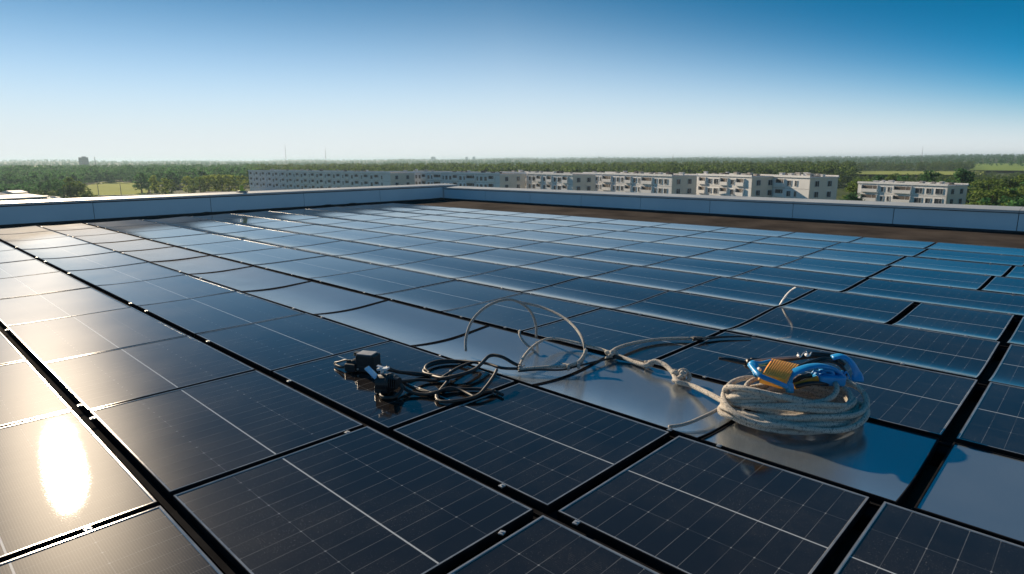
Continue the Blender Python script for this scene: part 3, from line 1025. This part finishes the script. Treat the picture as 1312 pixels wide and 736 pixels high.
def hill(px, py):
    r = math.hypot(px, py)
    a = math.atan2(px * RIGHT.x + py * RIGHT.y, px * FWD.x + py * FWD.y)
    k = min(1.0, max(0.0, (r - 1500) / 5500))
    k = k * k * (3 - 2 * k)
    z = k * (24 + 5 * math.sin(a * 7 + 1) + 6 * math.sin(a * 17 + r / 900) + 4 * math.sin(a * 41 + 2))
    k2 = min(1.0, max(0.0, (r - 900) / 2600)) * min(1.0, max(0.0, (a - 0.12) / 0.5))
    return z * (1 - 0.35 * k2) + 15 * k2 * (0.8 + 0.3 * math.sin(a * 11) + 0.2 * math.sin(r / 300))


gm = MB()
NA = 160
rad = [0.1, 60] + [60 * (11000 / 60) ** (i / 70) for i in range(1, 71)]
for r_ in rad:
    for k in range(NA):
        a = 2 * math.pi * k / NA
        x, y = r_ * math.cos(a), r_ * math.sin(a)
        gm.v.append((x, y, GZ + hill(x, y)))
for i in range(len(rad) - 1):
    for k in range(NA):
        gm.f.append((i * NA + k, (i + 1) * NA + k, (i + 1) * NA + (k + 1) % NA, i * NA + (k + 1) % NA)); gm.m.append(0)
m_ground = mat('meadow_ground', (0.05, 0.09, 0.02), 0.95, spec=0.1)
t = NT(m_ground)
geo = t.n('ShaderNodeNewGeometry').outputs['Position']
n1 = t.noise(0.004, 4, geo); n2 = t.noise(0.05, 5, geo)
c = t.ramp(n1, [(0.36, (0.030, 0.055, 0.016)), (0.50, (0.055, 0.085, 0.022)), (0.58, (0.12, 0.14, 0.040)), (0.66, (0.045, 0.075, 0.02))])
c = t.mix(t.maprange(n2, 0.35, 0.7, 0.0, 0.5), c, (0.040, 0.060, 0.018))
t.l(c, t.b.inputs['Base Color'])
o = gm.build('ground', m_ground, None, True)
tag(o, kind='structure')


def field(name, pts, col1, col2, dz):
    m = MB()
    P = []
    for (x, d) in pts:
        p = polar(x, d)
        P.append((p.x, p.y, GZ + hill(p.x, p.y) + dz))
    m.add(P, [tuple(range(len(P)))])
    o = m.build(name, noisy(name + '_soil', col1, col2, 0.03, 0.95))
    tag(o, kind='structure')


field('meadow', [(112, 425), (200, 415), (206, 520), (196, 700), (150, 760), (118, 600)], (0.34, 0.38, 0.07), (0.28, 0.33, 0.06), 0.25)
field('meadow', [(165, 330), (262, 330), (262, 400), (165, 408)], (0.34, 0.36, 0.07), (0.28, 0.31, 0.06), 0.25)
field('meadow', [(1078, 770), (1240, 770), (1240, 950), (1072, 950)], (0.36, 0.40, 0.12), (0.30, 0.35, 0.10), 2.5)
field('meadow', [(1222, 1000), (1430, 950), (1440, 1750), (1228, 1650)], (0.26, 0.36, 0.09), (0.21, 0.30, 0.08), 3.0)
field('meadow', [(560, 1100), (735, 1100), (730, 1500), (570, 1500)], (0.16, 0.20, 0.06), (0.13, 0.17, 0.05), 1.0)
field('road', [(90, 409), (260, 400), (262, 405), (90, 415)], (0.24, 0.24, 0.24), (0.2, 0.2, 0.2), 0.4)

# ------------------------------------------------------------------ trees
def leaf_mat(name, a, b):
    m = mat(name, a, 0.7, spec=0.25)
    t = NT(m)
    geo = t.n('ShaderNodeNewGeometry')
    info = t.n('ShaderNodeObjectInfo').outputs['Random']
    n = t.noise(0.22, 3, geo.outputs['Position'])
    k = t.math('ADD', t.math('MULTIPLY', n, 0.7), t.math('MULTIPLY', geo.outputs['Random Per Island'], 0.35))
    k = t.math('ADD', k, t.math('MULTIPLY', info, 0.15))
    c = t.ramp(k, [(0.40, a), (0.72, b)])
    t.l(c, t.b.inputs['Base Color'])
    # thin leaves let some light through
    tr = t.n('ShaderNodeBsdfTranslucent'); t.l(c, tr.inputs['Color'])
    mx = t.n('ShaderNodeMixShader'); mx.inputs[0].default_value = 0.6
    t.l(t.b.outputs[0], mx.inputs[1]); t.l(tr.outputs[0], mx.inputs[2])
    t.l(mx.outputs[0], t.t.nodes['Material Output'].inputs['Surface'])
    return m


M_LEAF_D = leaf_mat('leaf_dark', (0.028, 0.095, 0.038), (0.095, 0.225, 0.075))
M_LEAF_Y = leaf_mat('leaf_light', (0.15, 0.22, 0.035), (0.34, 0.40, 0.08))
M_LEAF_O = leaf_mat('leaf_olive', (0.052, 0.110, 0.026), (0.16, 0.23, 0.052))
M_BARK = noisy('bark', (0.06, 0.045, 0.035), (0.10, 0.08, 0.06), 2.0, 0.9)


def crown_quads(n_clump, n_leaf, leaf, kind, seed):
    """unit tree: height 1; returns quad verts (N,4,3)"""
    r = np.random.default_rng(seed)
    cs = []
    while len(cs) < n_clump:
        z = r.uniform(0.16, 0.97)
        if kind == 'round': w = 0.33 * np.sqrt(max(0.02, 1 - ((z - 0.57) / 0.43) ** 2))
        elif kind == 'tall': w = 0.22 * np.sqrt(max(0.02, 1 - ((z - 0.52) / 0.48) ** 2)) * (1.1 - 0.3 * z)
        else: w = 0.21 * (1.02 - z) + 0.02
        a = r.uniform(0, 6.283); q = np.sqrt(r.uniform(0.15, 1.0)) * w * r.uniform(0.75, 1.2)
        cs.append((q * np.cos(a), q * np.sin(a), z, r.uniform(0.05, 0.11)))
    cs = np.array(cs)
    c = np.repeat(cs, n_leaf, axis=0)
    N = len(c)
    d = r.normal(size=(N, 3)); d /= np.linalg.norm(d, axis=1)[:, None]
    p = c[:, :3] + d * (c[:, 3] * r.uniform(0.5, 1.0, N))[:, None] * np.array([1.15, 1.15, 0.8])
    nr = d + r.normal(size=(N, 3)) * 0.5
    nr /= np.linalg.norm(nr, axis=1)[:, None]
    t1 = np.cross(nr, r.normal(size=(N, 3))); t1 /= np.linalg.norm(t1, axis=1)[:, None]
    t2 = np.cross(nr, t1)
    s = (leaf * r.uniform(0.6, 1.3, N))[:, None]
    return np.stack([p - t1 * s - t2 * s * .6, p + t1 * s - t2 * s * .6, p + t1 * s * .8 + t2 * s * .6, p - t1 * s * .8 + t2 * s * .6], 1)


def quads_mesh(name, Q, m):
    n = len(Q)
    me = bpy.data.meshes.new(name)
    me.vertices.add(n * 4); me.loops.add(n * 4); me.polygons.add(n)
    me.vertices.foreach_set('co', Q.reshape(-1).astype(np.float32))
    me.loops.foreach_set('vertex_index', np.arange(n * 4, dtype=np.int32))
    me.polygons.foreach_set('loop_start', np.arange(0, n * 4, 4, dtype=np.int32))
    me.polygons.foreach_set('loop_total', np.full(n, 4, dtype=np.int32))
    me.materials.append(m)
    me.update(); me.validate()
    return me


TREES = {}
for kind in ('round', 'tall', 'fir'):
    for mname, mm in (('d', M_LEAF_D), ('y', M_LEAF_Y), ('o', M_LEAF_O)):
        for k in range(2):
            TREES[kind, mname, k] = quads_mesh('crown', crown_quads(46, 34, 0.021, kind, hash((kind, mname, k)) % 1000 if False else len(TREES) + 3), mm)
tm = MB()
tk = [Vector((0, 0, 0)), Vector((0.004, 0.002, 0.2)), Vector((-0.004, 0.004, 0.5)), Vector((0.004, 0, 0.86))]
tm.tube(spline(tk, 0.06), 0.022, 7, taper=[1.2 - 1.05 * i / 16 for i in range(40)][:len(spline(tk, 0.06))])
for k in range(6):
    a = k * 2.4; z = 0.25 + 0.09 * k
    d = Vector((math.cos(a), math.sin(a), 0.8)) * (0.2 - 0.015 * k)
    tm.tube([Vector((0, 0, z)), Vector((0, 0, z)) + d * 0.5, Vector((0, 0, z)) + d + Vector((0, 0, 0.03))], 0.009, 5, taper=[1, 0.7, 0.3])
TRUNK = tm.mesh('trunk', M_BARK)


def tree(px, dist, hgt, kind, shade, label, group, wide=1.0, name='tree'):
    p = polar(px, dist)
    e = empty(name, (p.x, p.y, GZ + hill(p.x, p.y)), random.uniform(0, 6.28))
    e.scale = (hgt * wide, hgt * wide, hgt)
    link_mesh('trunk', TRUNK, e)
    link_mesh('crown', TREES[kind, shade, random.randint(0, 1)], e)
    tag(e, label, 'tree', group)


# left: clump beside the bright meadow
L1 = 'dark green tree in the clump between the white roofs and the bright meadow'
for x, d, h_ in ((62, 430, 9), (72, 410, 10), (82, 400, 11), (92, 395, 11.5), (100, 380, 12), (108, 372, 12.5), (116, 366, 11), (124, 362, 9), (132, 352, 6.5), (68, 372, 7), (88, 360, 7), (140, 350, 5)):
    tree(x, d, h_, random.choice(['round', 'tall']), 'd' if d > 375 else 'o', L1, 'trees left of the bright meadow', 1.2)
L2 = 'yellow-green tree in the row just left of the long white apartment block'
for x, d, h_ in ((262, 420, 10), (270, 425, 11), (279, 430, 11.5), (288, 430, 12), (297, 425, 12), (306, 420, 12), (314, 425, 11.5), (322, 430, 11), (255, 440, 11)):
    tree(x, d, h_, 'round', random.choice(['y', 'y', 'o']), L2, 'trees beside the long block', 1.15)
tree(197, 470, 13.5, 'tall', 'd', 'tall dark green tree at the right end of the bright meadow', None, 1.5)
tree(206, 480, 12, 'round', 'd', 'dark round tree just right of the bright meadow, behind the tall one', None, 1.2)
tree(213, 430, 12, 'tall', 'y', 'slim yellow-green tree right of the bright meadow', None, 1.0)
tree(226, 400, 10.5, 'tall', 'y', 'yellow-green tree standing behind the round green bush', None, 1.35)
tree(234, 420, 9.5, 'round', 'o', 'olive round tree right of the slim yellow-green tree', None, 1.2)
tree(243, 335, 5.0, 'round', 'y', 'low round yellow-green bush just over the left parapet', None, 2.0, 'bush')
tree(252, 338, 4.0, 'round', 'o', 'low olive bush beside the round yellow-green one', None, 2.0, 'bush')
L3 = 'low yellowish bush just above the left parapet in front of the white roofs'
for x, d in ((-12, 300), (6, 296), (20, 300), (33, 304), (48, 306), (60, 312), (72, 318), (84, 322), (98, 322), (112, 326), (150, 330), (205, 328)):
    tree(x, d, random.uniform(2.2, 3.2), 'round', random.choice(['y', 'o']), L3, 'bushes above the left parapet', 2.0, 'bush')
# right: the dark wood beside the separate block
L4 = 'dark olive tree of the wood right of the separate white block'
for i in range(26):
    x = 1252 + (i % 9) * 13 + random.uniform(-5, 5); d = 150 + (i // 9) * 45 + random.uniform(-10, 14)
    tree(x, d, random.uniform(9.5, 12.5) + (i // 9) * 1.2 + max(0, (x - 1290) * 0.02), random.choice(['round', 'tall', 'round']), random.choice(['o', 'd', 'o']), L4, 'trees of the wood on the right', 1.25)
L5 = 'dark tree in the gap between the long block and the separate block'
for x, d, h_ in ((1084, 240, 13), (1090, 262, 12.0), (1098, 268, 12), (1112, 290, 13), (1080, 200, 10), (1086, 190, 9.5), (1126, 300, 12.5), (1140, 310, 12.5)):
    tree(x, d, h_, random.choice(['round', 'tall']), random.choice(['d', 'o']), L5, 'trees between the two blocks', 1.2)
L6 = 'dark tree showing above the roof of the separate white block'
for x, d, h_ in ((1150, 300, 10), (1166, 310, 11), (1177, 290, 14.8), (1192, 320, 10.5), (1203, 300, 11), (1214, 290, 15.5), (1222, 295, 14.5), (1238, 280, 11)):
    tree(x, d, h_, random.choice(['round', 'tall']), 'd', L6, 'trees behind the separate block', 1.2)
tree(1143, 152, 7.6, 'round', 'o', 'small olive tree in front of the separate block, below its wide window', None, 0.9)

# woods that read as one mass
far_t = {k: [crown_quads(14, 8, 0.055, kd, 50 + i) for i, kd in enumerate(('round', 'tall', 'round', 'fir'))] for k in (0,)}[0]
mid_t = [crown_quads(22, 14, 0.036, kd, 80 + i) for i, kd in enumerate(('round', 'tall', 'round', 'tall', 'fir'))]


def wood(name, zones, m, label):
    out = []
    for (x0, x1, d0, d1, n, h0, h1, tmpl) in zones:
        for _ in range(n):
            x = random.uniform(x0, x1); d = math.sqrt(random.uniform(d0 * d0, d1 * d1)) if d1 < 2.5 * d0 else d0 * (d1 / d0) ** random.random()
            p = polar(x, d)
            hh = random.uniform(h0, h1); a = random.uniform(0, 6.28); w = hh * random.uniform(1.0, 1.5)
            Q = tmpl[random.randrange(len(tmpl))]
            ca, sa = math.cos(a) * w, math.sin(a) * w
            B = np.empty_like(Q)
            B[..., 0] = Q[..., 0] * ca - Q[..., 1] * sa + p.x
            B[..., 1] = Q[..., 0] * sa + Q[..., 1] * ca + p.y
            B[..., 2] = Q[..., 2] * hh + GZ + hill(p.x, p.y) - 0.4
            out.append(B)
    o = link_mesh(name, quads_mesh(name, np.concatenate(out), m))
    tag(o, label, 'woodland', kind='stuff')


wood('forest', [(-60, 125, 560, 900, 420, 9, 14, mid_t), (205, 345, 520, 900, 320, 11, 16, mid_t), (-60, 345, 800, 1300, 620, 12, 17, mid_t),
                (120, 205, 700, 950, 120, 11, 15, mid_t), (20, 60, 400, 480, 26, 7, 9, mid_t)], M_LEAF_D,
     'dark green wood behind the meadow left of the long block')
wood('forest', [(330, 1080, 480, 640, 560, 12, 16, mid_t), (330, 1080, 640, 1000, 900, 13, 17, mid_t), (1080, 1420, 330, 560, 420, 6, 9, mid_t),
                (1075, 1225, 960, 1300, 240, 9, 13, mid_t), (1225, 1430, 560, 900, 160, 4.5, 6.5, mid_t)], M_LEAF_O,
     'mid green wood behind the roofs of the white apartment blocks')
wood('forest', [(-80, 1420, 1300, 2600, 3000, 9, 14, far_t), (-80, 1420, 2600, 8000, 5200, 10, 15, far_t)], M_LEAF_D,
     'far hazy woodland stretching to the horizon')

# ------------------------------------------------------------------ apartment blocks
M_WALL = noisy('block_plaster', (0.84, 0.85, 0.86), (0.76, 0.77, 0.78), 0.25, 0.85)
M_SUN_TINT = noisy('block_sun_tint', (0.86, 0.76, 0.64), (0.78, 0.68, 0.57), 0.25, 0.85)  # warm sunlight on the end walls is put into this colour
M_WIN = noisy('window_dark', (0.03, 0.04, 0.055), (0.06, 0.07, 0.085), 0.6, 0.15)
M_WFR = mat('window_white', (0.62, 0.64, 0.66), 0.5)
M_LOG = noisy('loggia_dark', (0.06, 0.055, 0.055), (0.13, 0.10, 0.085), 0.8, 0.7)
M_FLAT = noisy('flat_roof', (0.16, 0.15, 0.15), (0.26, 0.24, 0.23), 0.3, 0.9)
M_VENT = noisy('vent_white', (0.60, 0.60, 0.58), (0.48, 0.42, 0.38), 0.5, 0.7)


def unit_window(w, h_, frame=True):
    """recessed pane with a white surround; local x along the wall, y into it"""
    m = MB()
    m.box((0, 0.0, 0), (w, 0.10, h_), mi=0)
    if frame:
        for sx in (-1, 1): m.box((sx * (w / 2 + 0.045), -0.02, 0), (0.09, 0.18, h_ + 0.18), mi=1)
        for sz in (-1, 1): m.box((0, -0.02, sz * (h_ / 2 + 0.045)), (w - 0.002, 0.18, 0.088), mi=1)
        m.box((0.12 * w, -0.055, 0), (0.06, 0.03, h_ - 0.01), mi=1)
    return m.mesh('window', [M_WIN, M_WFR])


WIN_S, WIN_M, WIN_N = unit_window(1.35, 1.4), unit_window(2.0, 1.45), unit_window(0.8, 1.4)


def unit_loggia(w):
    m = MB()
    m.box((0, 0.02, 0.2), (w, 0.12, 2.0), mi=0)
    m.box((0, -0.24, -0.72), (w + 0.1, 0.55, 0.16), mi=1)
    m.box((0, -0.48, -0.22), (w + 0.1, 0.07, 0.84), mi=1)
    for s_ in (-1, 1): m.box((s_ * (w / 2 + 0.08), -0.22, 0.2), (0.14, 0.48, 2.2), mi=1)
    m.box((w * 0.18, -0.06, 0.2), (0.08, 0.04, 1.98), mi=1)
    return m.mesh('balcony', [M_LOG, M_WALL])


LOG_A, LOG_B = unit_loggia(3.2), unit_loggia(5.2)


def block(p0, p1, depth, floors, label, pattern, cream=0.0, end_sun_tint=False, group=None, low=2, vents=8):
    """p0 -> p1 runs left to right along the facade, seen from the roof; outside normal to the camera's side"""
    d = Vector((p1.x - p0.x, p1.y - p0.y, 0)); L = d.length; d.normalize()
    nrm = Vector((d.y, -d.x, 0))
    if nrm.dot(-Vector((p0.x, p0.y, 0))) < 0: nrm = -nrm
    hb = floors * 2.8 + 0.5
    rz = math.atan2(d.y, d.x)
    e = empty('apartment_block', (p0.x, p0.y, GZ), rz)       # local x along, local -y out of the facade
    m = MB()
    m.box((L / 2, depth / 2, hb / 2), (L, depth, hb))
    w = m.build('wall', M_WALL, e)
    m = MB()
    m.box((L / 2, depth / 2, hb + 0.12), (L + 0.5, depth + 0.5, 0.24))
    m.box((L / 2, -0.10, hb + 0.42), (L + 0.3, 0.2, 0.36)); m.box((L / 2, depth + 0.10, hb + 0.42), (L + 0.3, 0.2, 0.36))
    m.box((L / 2, depth / 2, hb + 0.248), (L - 0.2, depth - 0.2, 0.02), mi=1)
    rf = m.build('roof', [M_WALL, M_FLAT], e)
    for k in range(vents):
        m = MB()
        x, y = random.uniform(0.05, 0.95) * L, random.uniform(0.15, 0.8) * depth
        a, b, c_ = random.uniform(0.5, 1.6), random.uniform(0.5, 1.3), random.uniform(0.3, 0.9)
        m.box((x, y, hb + 0.25 + c_ / 2), (a, b, c_))
        m.box((x, y, hb + 0.25 + c_ + 0.06), (a + 0.25, b + 0.25, 0.12))
        v = m.build('vent', random.choice([M_VENT, M_VENT, M_FLAT, M_WALL]), rf)
    if cream:  # width of an end bay with the sunlit tone painted in
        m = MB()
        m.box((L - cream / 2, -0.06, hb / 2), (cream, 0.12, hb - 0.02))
        m.build('end_bay', M_SUN_TINT, e)
        for f in range(low, floors):
            z = f * 2.8 + 1.75
            for q in (0.3, 0.72):
                link_mesh('window', WIN_S, e, (L - cream + cream * q, -0.10, z))
    if end_sun_tint:
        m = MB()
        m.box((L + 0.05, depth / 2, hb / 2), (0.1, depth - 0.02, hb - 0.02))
        m.build('gable', M_SUN_TINT, e)  # faces away from the sun; its warm lit look is painted on
    # joints between the wall slabs
    m = MB()
    Lf = L - cream
    for f in range(low, floors + 1): m.box((Lf / 2, -0.006, f * 2.8 + 0.35), (Lf - 0.1, 0.03, 0.06))
    m.build('slab_joint', M_FLAT, e)
    x = 1.0
    k = 0
    while True:
        typ, wd = pattern[k % len(pattern)]
        if x + wd > Lf - 0.3: break
        for f in range(low, floors):
            z = f * 2.8 + 1.75
            if typ == 's': link_mesh('window', WIN_S, e, (x + wd / 2, -0.02, z))
            elif typ == 'm': link_mesh('window', WIN_M, e, (x + wd / 2, -0.02, z))
            elif typ == 'n': link_mesh('window', WIN_N, e, (x + wd / 2, -0.02, z))
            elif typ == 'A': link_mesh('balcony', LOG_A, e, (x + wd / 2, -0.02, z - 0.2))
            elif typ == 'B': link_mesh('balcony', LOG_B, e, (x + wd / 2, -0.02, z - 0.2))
        x += wd; k += 1
    for f in range(low + 1, floors):
        for q in (0.25, 0.7):
            link_mesh('window', WIN_S, e, (L + (0.12 if end_sun_tint else 0.02), depth * q, f * 2.8 + 1.75), (0, 0, R(90)))
    tag(e, label, 'apartment block', group)


def plan(px, depth):
    """plan point at a given depth along the view"""
    p = FWD * depth + RIGHT * ((px - 656) / FPX * 0.98 * depth + 0.0)
    return Vector((p.x, p.y, 0))


PAT1 = [('s', 2.6), ('A', 4.2), ('s', 2.6), ('n', 2.2), ('B', 6.2), ('n', 2.0), ('s', 2.6)]
PAT2 = [('A', 4.4), ('s', 2.6), ('m', 3.2), ('A', 4.4), ('s', 2.6)]
PAT3 = [('A', 4.6), ('n', 2.4), ('A', 4.6), ('s', 3.0)]
GB = 'sections of the long apartment block'
# the sections step back one behind the other, so that each shows its right-hand end wall


def hit(px, c, dr):
    """where the sight line through a picture column meets the line c + t*dr on the ground plan"""
    q = plan(px, 1.0)
    den = q.x * dr.y - q.y * dr.x
    t = (c.x * dr.y - c.y * dr.x) / den
    return q * t


def az_dir(deg):
    a = R(deg)
    v = FWD * math.cos(a) + RIGHT * math.sin(a)
    return Vector((v.x, v.y, 0))


def section(a, e_, b, depth, az, label, pat, vents):
    c = plan(e_, depth)
    left = hit(a, c, az_dir(az))
    dep = min(14.0, max(9.0, (hit(b, c, az_dir(az + 90)) - c).length)) if b else 12.0
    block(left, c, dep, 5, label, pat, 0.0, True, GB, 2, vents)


section(984, 1041, 1077, 166, -20, 'section of the long white block at its near right end, beside the dark trees', PAT1, 14)
section(895, 966, 984, 176, -20, 'section of the long white block with a sun-tinted end wall, next to the right-end section', PAT2, 14)
section(749, 863, 895, 188, -25, 'widest section of the long white block, third from its right end', PAT1, 18)
section(642, 735, 751, 208, -28, 'middle section of the long white block with a narrow sun-tinted end wall', PAT2, 14)
section(500, 641, None, 224, -40, 'section of the long white block seen just above the parapet corner', PAT1, 18)
section(318, 500, None, 252, -46, 'far left section of the long white block with crowded balconies', PAT3, 22)
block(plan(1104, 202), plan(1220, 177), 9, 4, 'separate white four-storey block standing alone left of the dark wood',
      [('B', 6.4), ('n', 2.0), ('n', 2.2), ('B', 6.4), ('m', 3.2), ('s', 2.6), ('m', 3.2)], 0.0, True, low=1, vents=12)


# ------------------------------------------------------------------ low buildings, masts, lamp posts on the left
M_PALE = noisy('pale_roof', (0.74, 0.73, 0.70), (0.62, 0.61, 0.60), 0.2, 0.7)
M_SHED = noisy('shed_wall', (0.14, 0.17, 0.22), (0.20, 0.22, 0.26), 0.2, 0.8)


def shed(px0, px1, d0, d1, depth, hgt, label, doors=3, name='warehouse', roofm=None):
    p0, p1 = polar(px0, d0), polar(px1, d1)
    d = (p1 - p0); L = d.length
    e = empty(name, (p0.x, p0.y, GZ), math.atan2(d.y, d.x))
    m = MB(); m.box((L / 2, depth / 2, hgt / 2), (L, depth, hgt)); m.build('wall', M_SHED, e)
    m = MB()
    P = [(-0.5, -0.6, hgt), (L + 0.5, -0.6, hgt), (L + 0.5, depth + 0.6, hgt), (-0.5, depth + 0.6, hgt),
         (-0.5, -0.6, hgt + 0.5), (L + 0.5, -0.6, hgt + 0.5), (L + 0.5, depth + 0.6, hgt + 0.5), (-0.5, depth + 0.6, hgt + 0.5), (-0.5, depth / 2, hgt + 1.4), (L + 0.5, depth / 2, hgt + 1.4)]
    m.add(P, [(3, 2, 1, 0), (0, 1, 5, 4), (2, 3, 7, 6), (4, 5, 9, 8), (8, 9, 6, 7), (1, 2, 6, 9, 5), (3, 0, 4, 8, 7)])
    m.build('roof', roofm or M_PALE, e)
    for k in range(doors):
        m = MB(); m.box((L * (k + 0.5) / doors, -0.05, hgt * 0.4), (min(4.0, L / doors * 0.5), 0.12, hgt * 0.75)); m.build('door', M_WFR, e)
    tag(e, label, 'low building')


shed(-40, 78, 318, 335, 26, 5.0, 'long low shed with white roof above the left parapet at the frame edge', 5)
shed(78, 94, 352, 356, 14, 3.4, 'small low shed with white roof beside the dark clump of trees', 2)
shed(8, 28, 392, 395, 16, 4.2, 'blue-grey low shed behind the long white roof', 2, roofm=M_SHED)
shed(38, 54, 402, 404, 14, 4.4, 'narrow low shed with pale roof behind the long white one', 2)
shed(262, 345, 352, 330, 20, 3.2, 'long low dark shed with grey roof below the yellow-green trees', 4, roofm=M_FLAT)
shed(40, 84, 1400, 1410, 60, 12, 'distant pale hall among the dark woods on the left', 4)
# roadside wall along the far road
e = empty('roadside_wall', (0, 0, 0))
m = MB()
p0, p1 = polar(118, 398), polar(262, 392)
d = p1 - p0; L = d.length; dd = d.normalized(); nn = Vector((-dd.y, dd.x, 0))
m.box((p0 + p1) / 2 + Vector((0, 0, GZ + 1.0)), (L, 0.4, 2.0), (dd, nn, Vector((0, 0, 1)))); m.build('panels', M_SHED, e)
m = MB(); m.box((p0 + p1) / 2 + Vector((0, 0, GZ + 2.25)), (L + 0.4, 0.7, 0.5), (dd, nn, Vector((0, 0, 1)))); m.build('rail', M_PALE, e)
tag(e, 'long low dark wall with pale top along the meadow road', 'wall')

M_POLE = mat('pole_steel', (0.18, 0.19, 0.2), 0.5, 0.6)
for x, lab in ((143, 'thin lamp post in front of the bright meadow, nearer the dark clump'), (171, 'thin lamp post in front of the bright meadow, nearer its right end')):
    p = polar(x, 402)
    e = empty('lamp_post', (p.x, p.y, GZ))
    m = MB(); m.tube([(0, 0, 0), (0, 0, 4), (0, 0, 8.2)], 0.16, 7, taper=[1.2, 1, 0.7]); m.tube([(0, 0, 8.1), (0.6, 0, 8.5), (1.6, 0, 8.6)], 0.08, 6); m.build('pole', M_POLE, e, True)
    m = MB(); m.box((1.9, 0, 8.6), (0.8, 0.3, 0.14), bev=0.04); m.build('lamp_head', M_POLE, e)
    tag(e, lab, 'lamp post', 'lamp posts by the meadow')


def mast(px, dist, top, lab, r_=0.5):
    p = polar(px, dist)
    z0 = GZ + hill(p.x, p.y)
    e = empty('radio_mast', (p.x, p.y, z0))
    hh = top - z0
    m = MB()
    legs = [Vector((math.cos(a), math.sin(a), 0)) * r_ * 1.6 for a in (0.3, 2.4, 4.5)]
    for g_ in legs: m.tube([g_, g_ * 0.6 + Vector((0, 0, hh * 0.5)), g_ * 0.15 + Vector((0, 0, hh))], r_ * 0.28, 5)
    for k in range(14):
        f0, f1 = k / 14, (k + 1) / 14
        for i in range(3):
            a = legs[i] * (1 - 0.85 * f0) + Vector((0, 0, hh * f0)); b = legs[(i + 1) % 3] * (1 - 0.85 * f1) + Vector((0, 0, hh * f1))
            m.tube([a, b], r_ * 0.16, 4)
    m.build('lattice', M_POLE, e)
    m = MB(); m.tube([(0, 0, hh), (0, 0, hh + 3)], r_ * 0.3, 5); m.build('antenna', M_POLE, e)
    tag(e, lab, 'mast')


mast(379, 1050, 24, 'thin radio mast on the horizon, taller and farther of two above the long block', 0.28)
mast(428, 820, 14.5, 'dark radio mast rising above the far left section of the long block', 0.28)
mast(855, 1000, 6, 'small mast on the horizon above the middle of the wood', 0.3)
mast(1161, 1600, 22, 'tiny mast on the hazy hill above the separate block', 0.4)
mast(144, 2300, 16, 'slim chimney-like mast beside the far dark tower block', 1.3)
# far tower block
p = polar(130, 2350)
e = empty('tower_block', (p.x, p.y, GZ + hill(p.x, p.y)), R(20))
m = MB(); m.box((0, 0, 15), (20, 15, 36)); m.build('wall', mat('tower_wall', (0.10, 0.11, 0.12), 0.8), e)
m = MB(); m.box((2, 0, 34.5), (9, 7, 3.0)); m.build('roof_plant', M_SHED, e)
for f in range(5):
    m = MB(); m.box((0, 0, 10 + f * 5.5), (20.6, 15.6, 1.4)); m.build('window', M_WIN, e)
tag(e, 'far dark tower block standing above the woods on the left', 'tower block')
for x, d_, h_ in ((560, 5200, 50), (601, 5600, 64), (610, 5400, 46)):
    p = polar(x, d_); z = GZ + hill(p.x, p.y)
    e = empty('far_house', (p.x, p.y, z), random.random())
    m = MB(); m.box((0, 0, 14), (34, 20, 30)); m.build('wall', M_PALE, e)
    m = MB(); m.box((0, 0, 30), (36, 22, 2.5)); m.build('roof', M_FLAT, e)
    tag(e, 'tiny pale building on the horizon above the parapet corner', 'building', 'far buildings on the horizon')

# small yellow-green cap on the left coping
p = at(276, 244, PAR_TOP + 0.07)
p.y = PU + 0.32
sx = p.x
e = empty('roof_marker', (sx, p.y, PAR_TOP + 0.088))
m = MB(); rounded_lathe(m, Vector((0, 0, 0)), Vector((0, 0, 1)), [(0, 0.10), (0.02, 0.10), (0.03, 0.055), (0.15, 0.045), (0.17, 0.03)], 12)
m.build('cap', noisy('cap_yellow', (0.55, 0.62, 0.12), (0.45, 0.5, 0.1), 10, 0.5), e)
m = MB(); m.box((0, 0, -0.005), (0.24, 0.2, 0.03), bev=0.006); m.build('foot', M_GREY, e)
tag(e, 'small yellow-green cap standing on the left parapet coping', 'marker')

# ------------------------------------------------------------------ haze
hz = MB()
hz.box((0, 0, (GZ - 1 + 29) / 2), (23000, 23000, 29 - GZ + 1))
mh = bpy.data.materials.new('air')
mh.use_nodes = True
nt = mh.node_tree
nt.nodes.remove(nt.nodes['Principled BSDF'])
pv = nt.nodes.new('ShaderNodeVolumePrincipled')
pv.inputs['Color'].default_value = (0.62, 0.85, 1.0, 1)
pv.inputs['Density'].default_value = 1.3e-4
pv.inputs['Anisotropy'].default_value = 0.3
nt.links.new(pv.outputs[0], nt.nodes['Material Output'].inputs['Volume'])
o = hz.build('haze', mh)
tag(o, kind='stuff')
print('panels', n_panels)
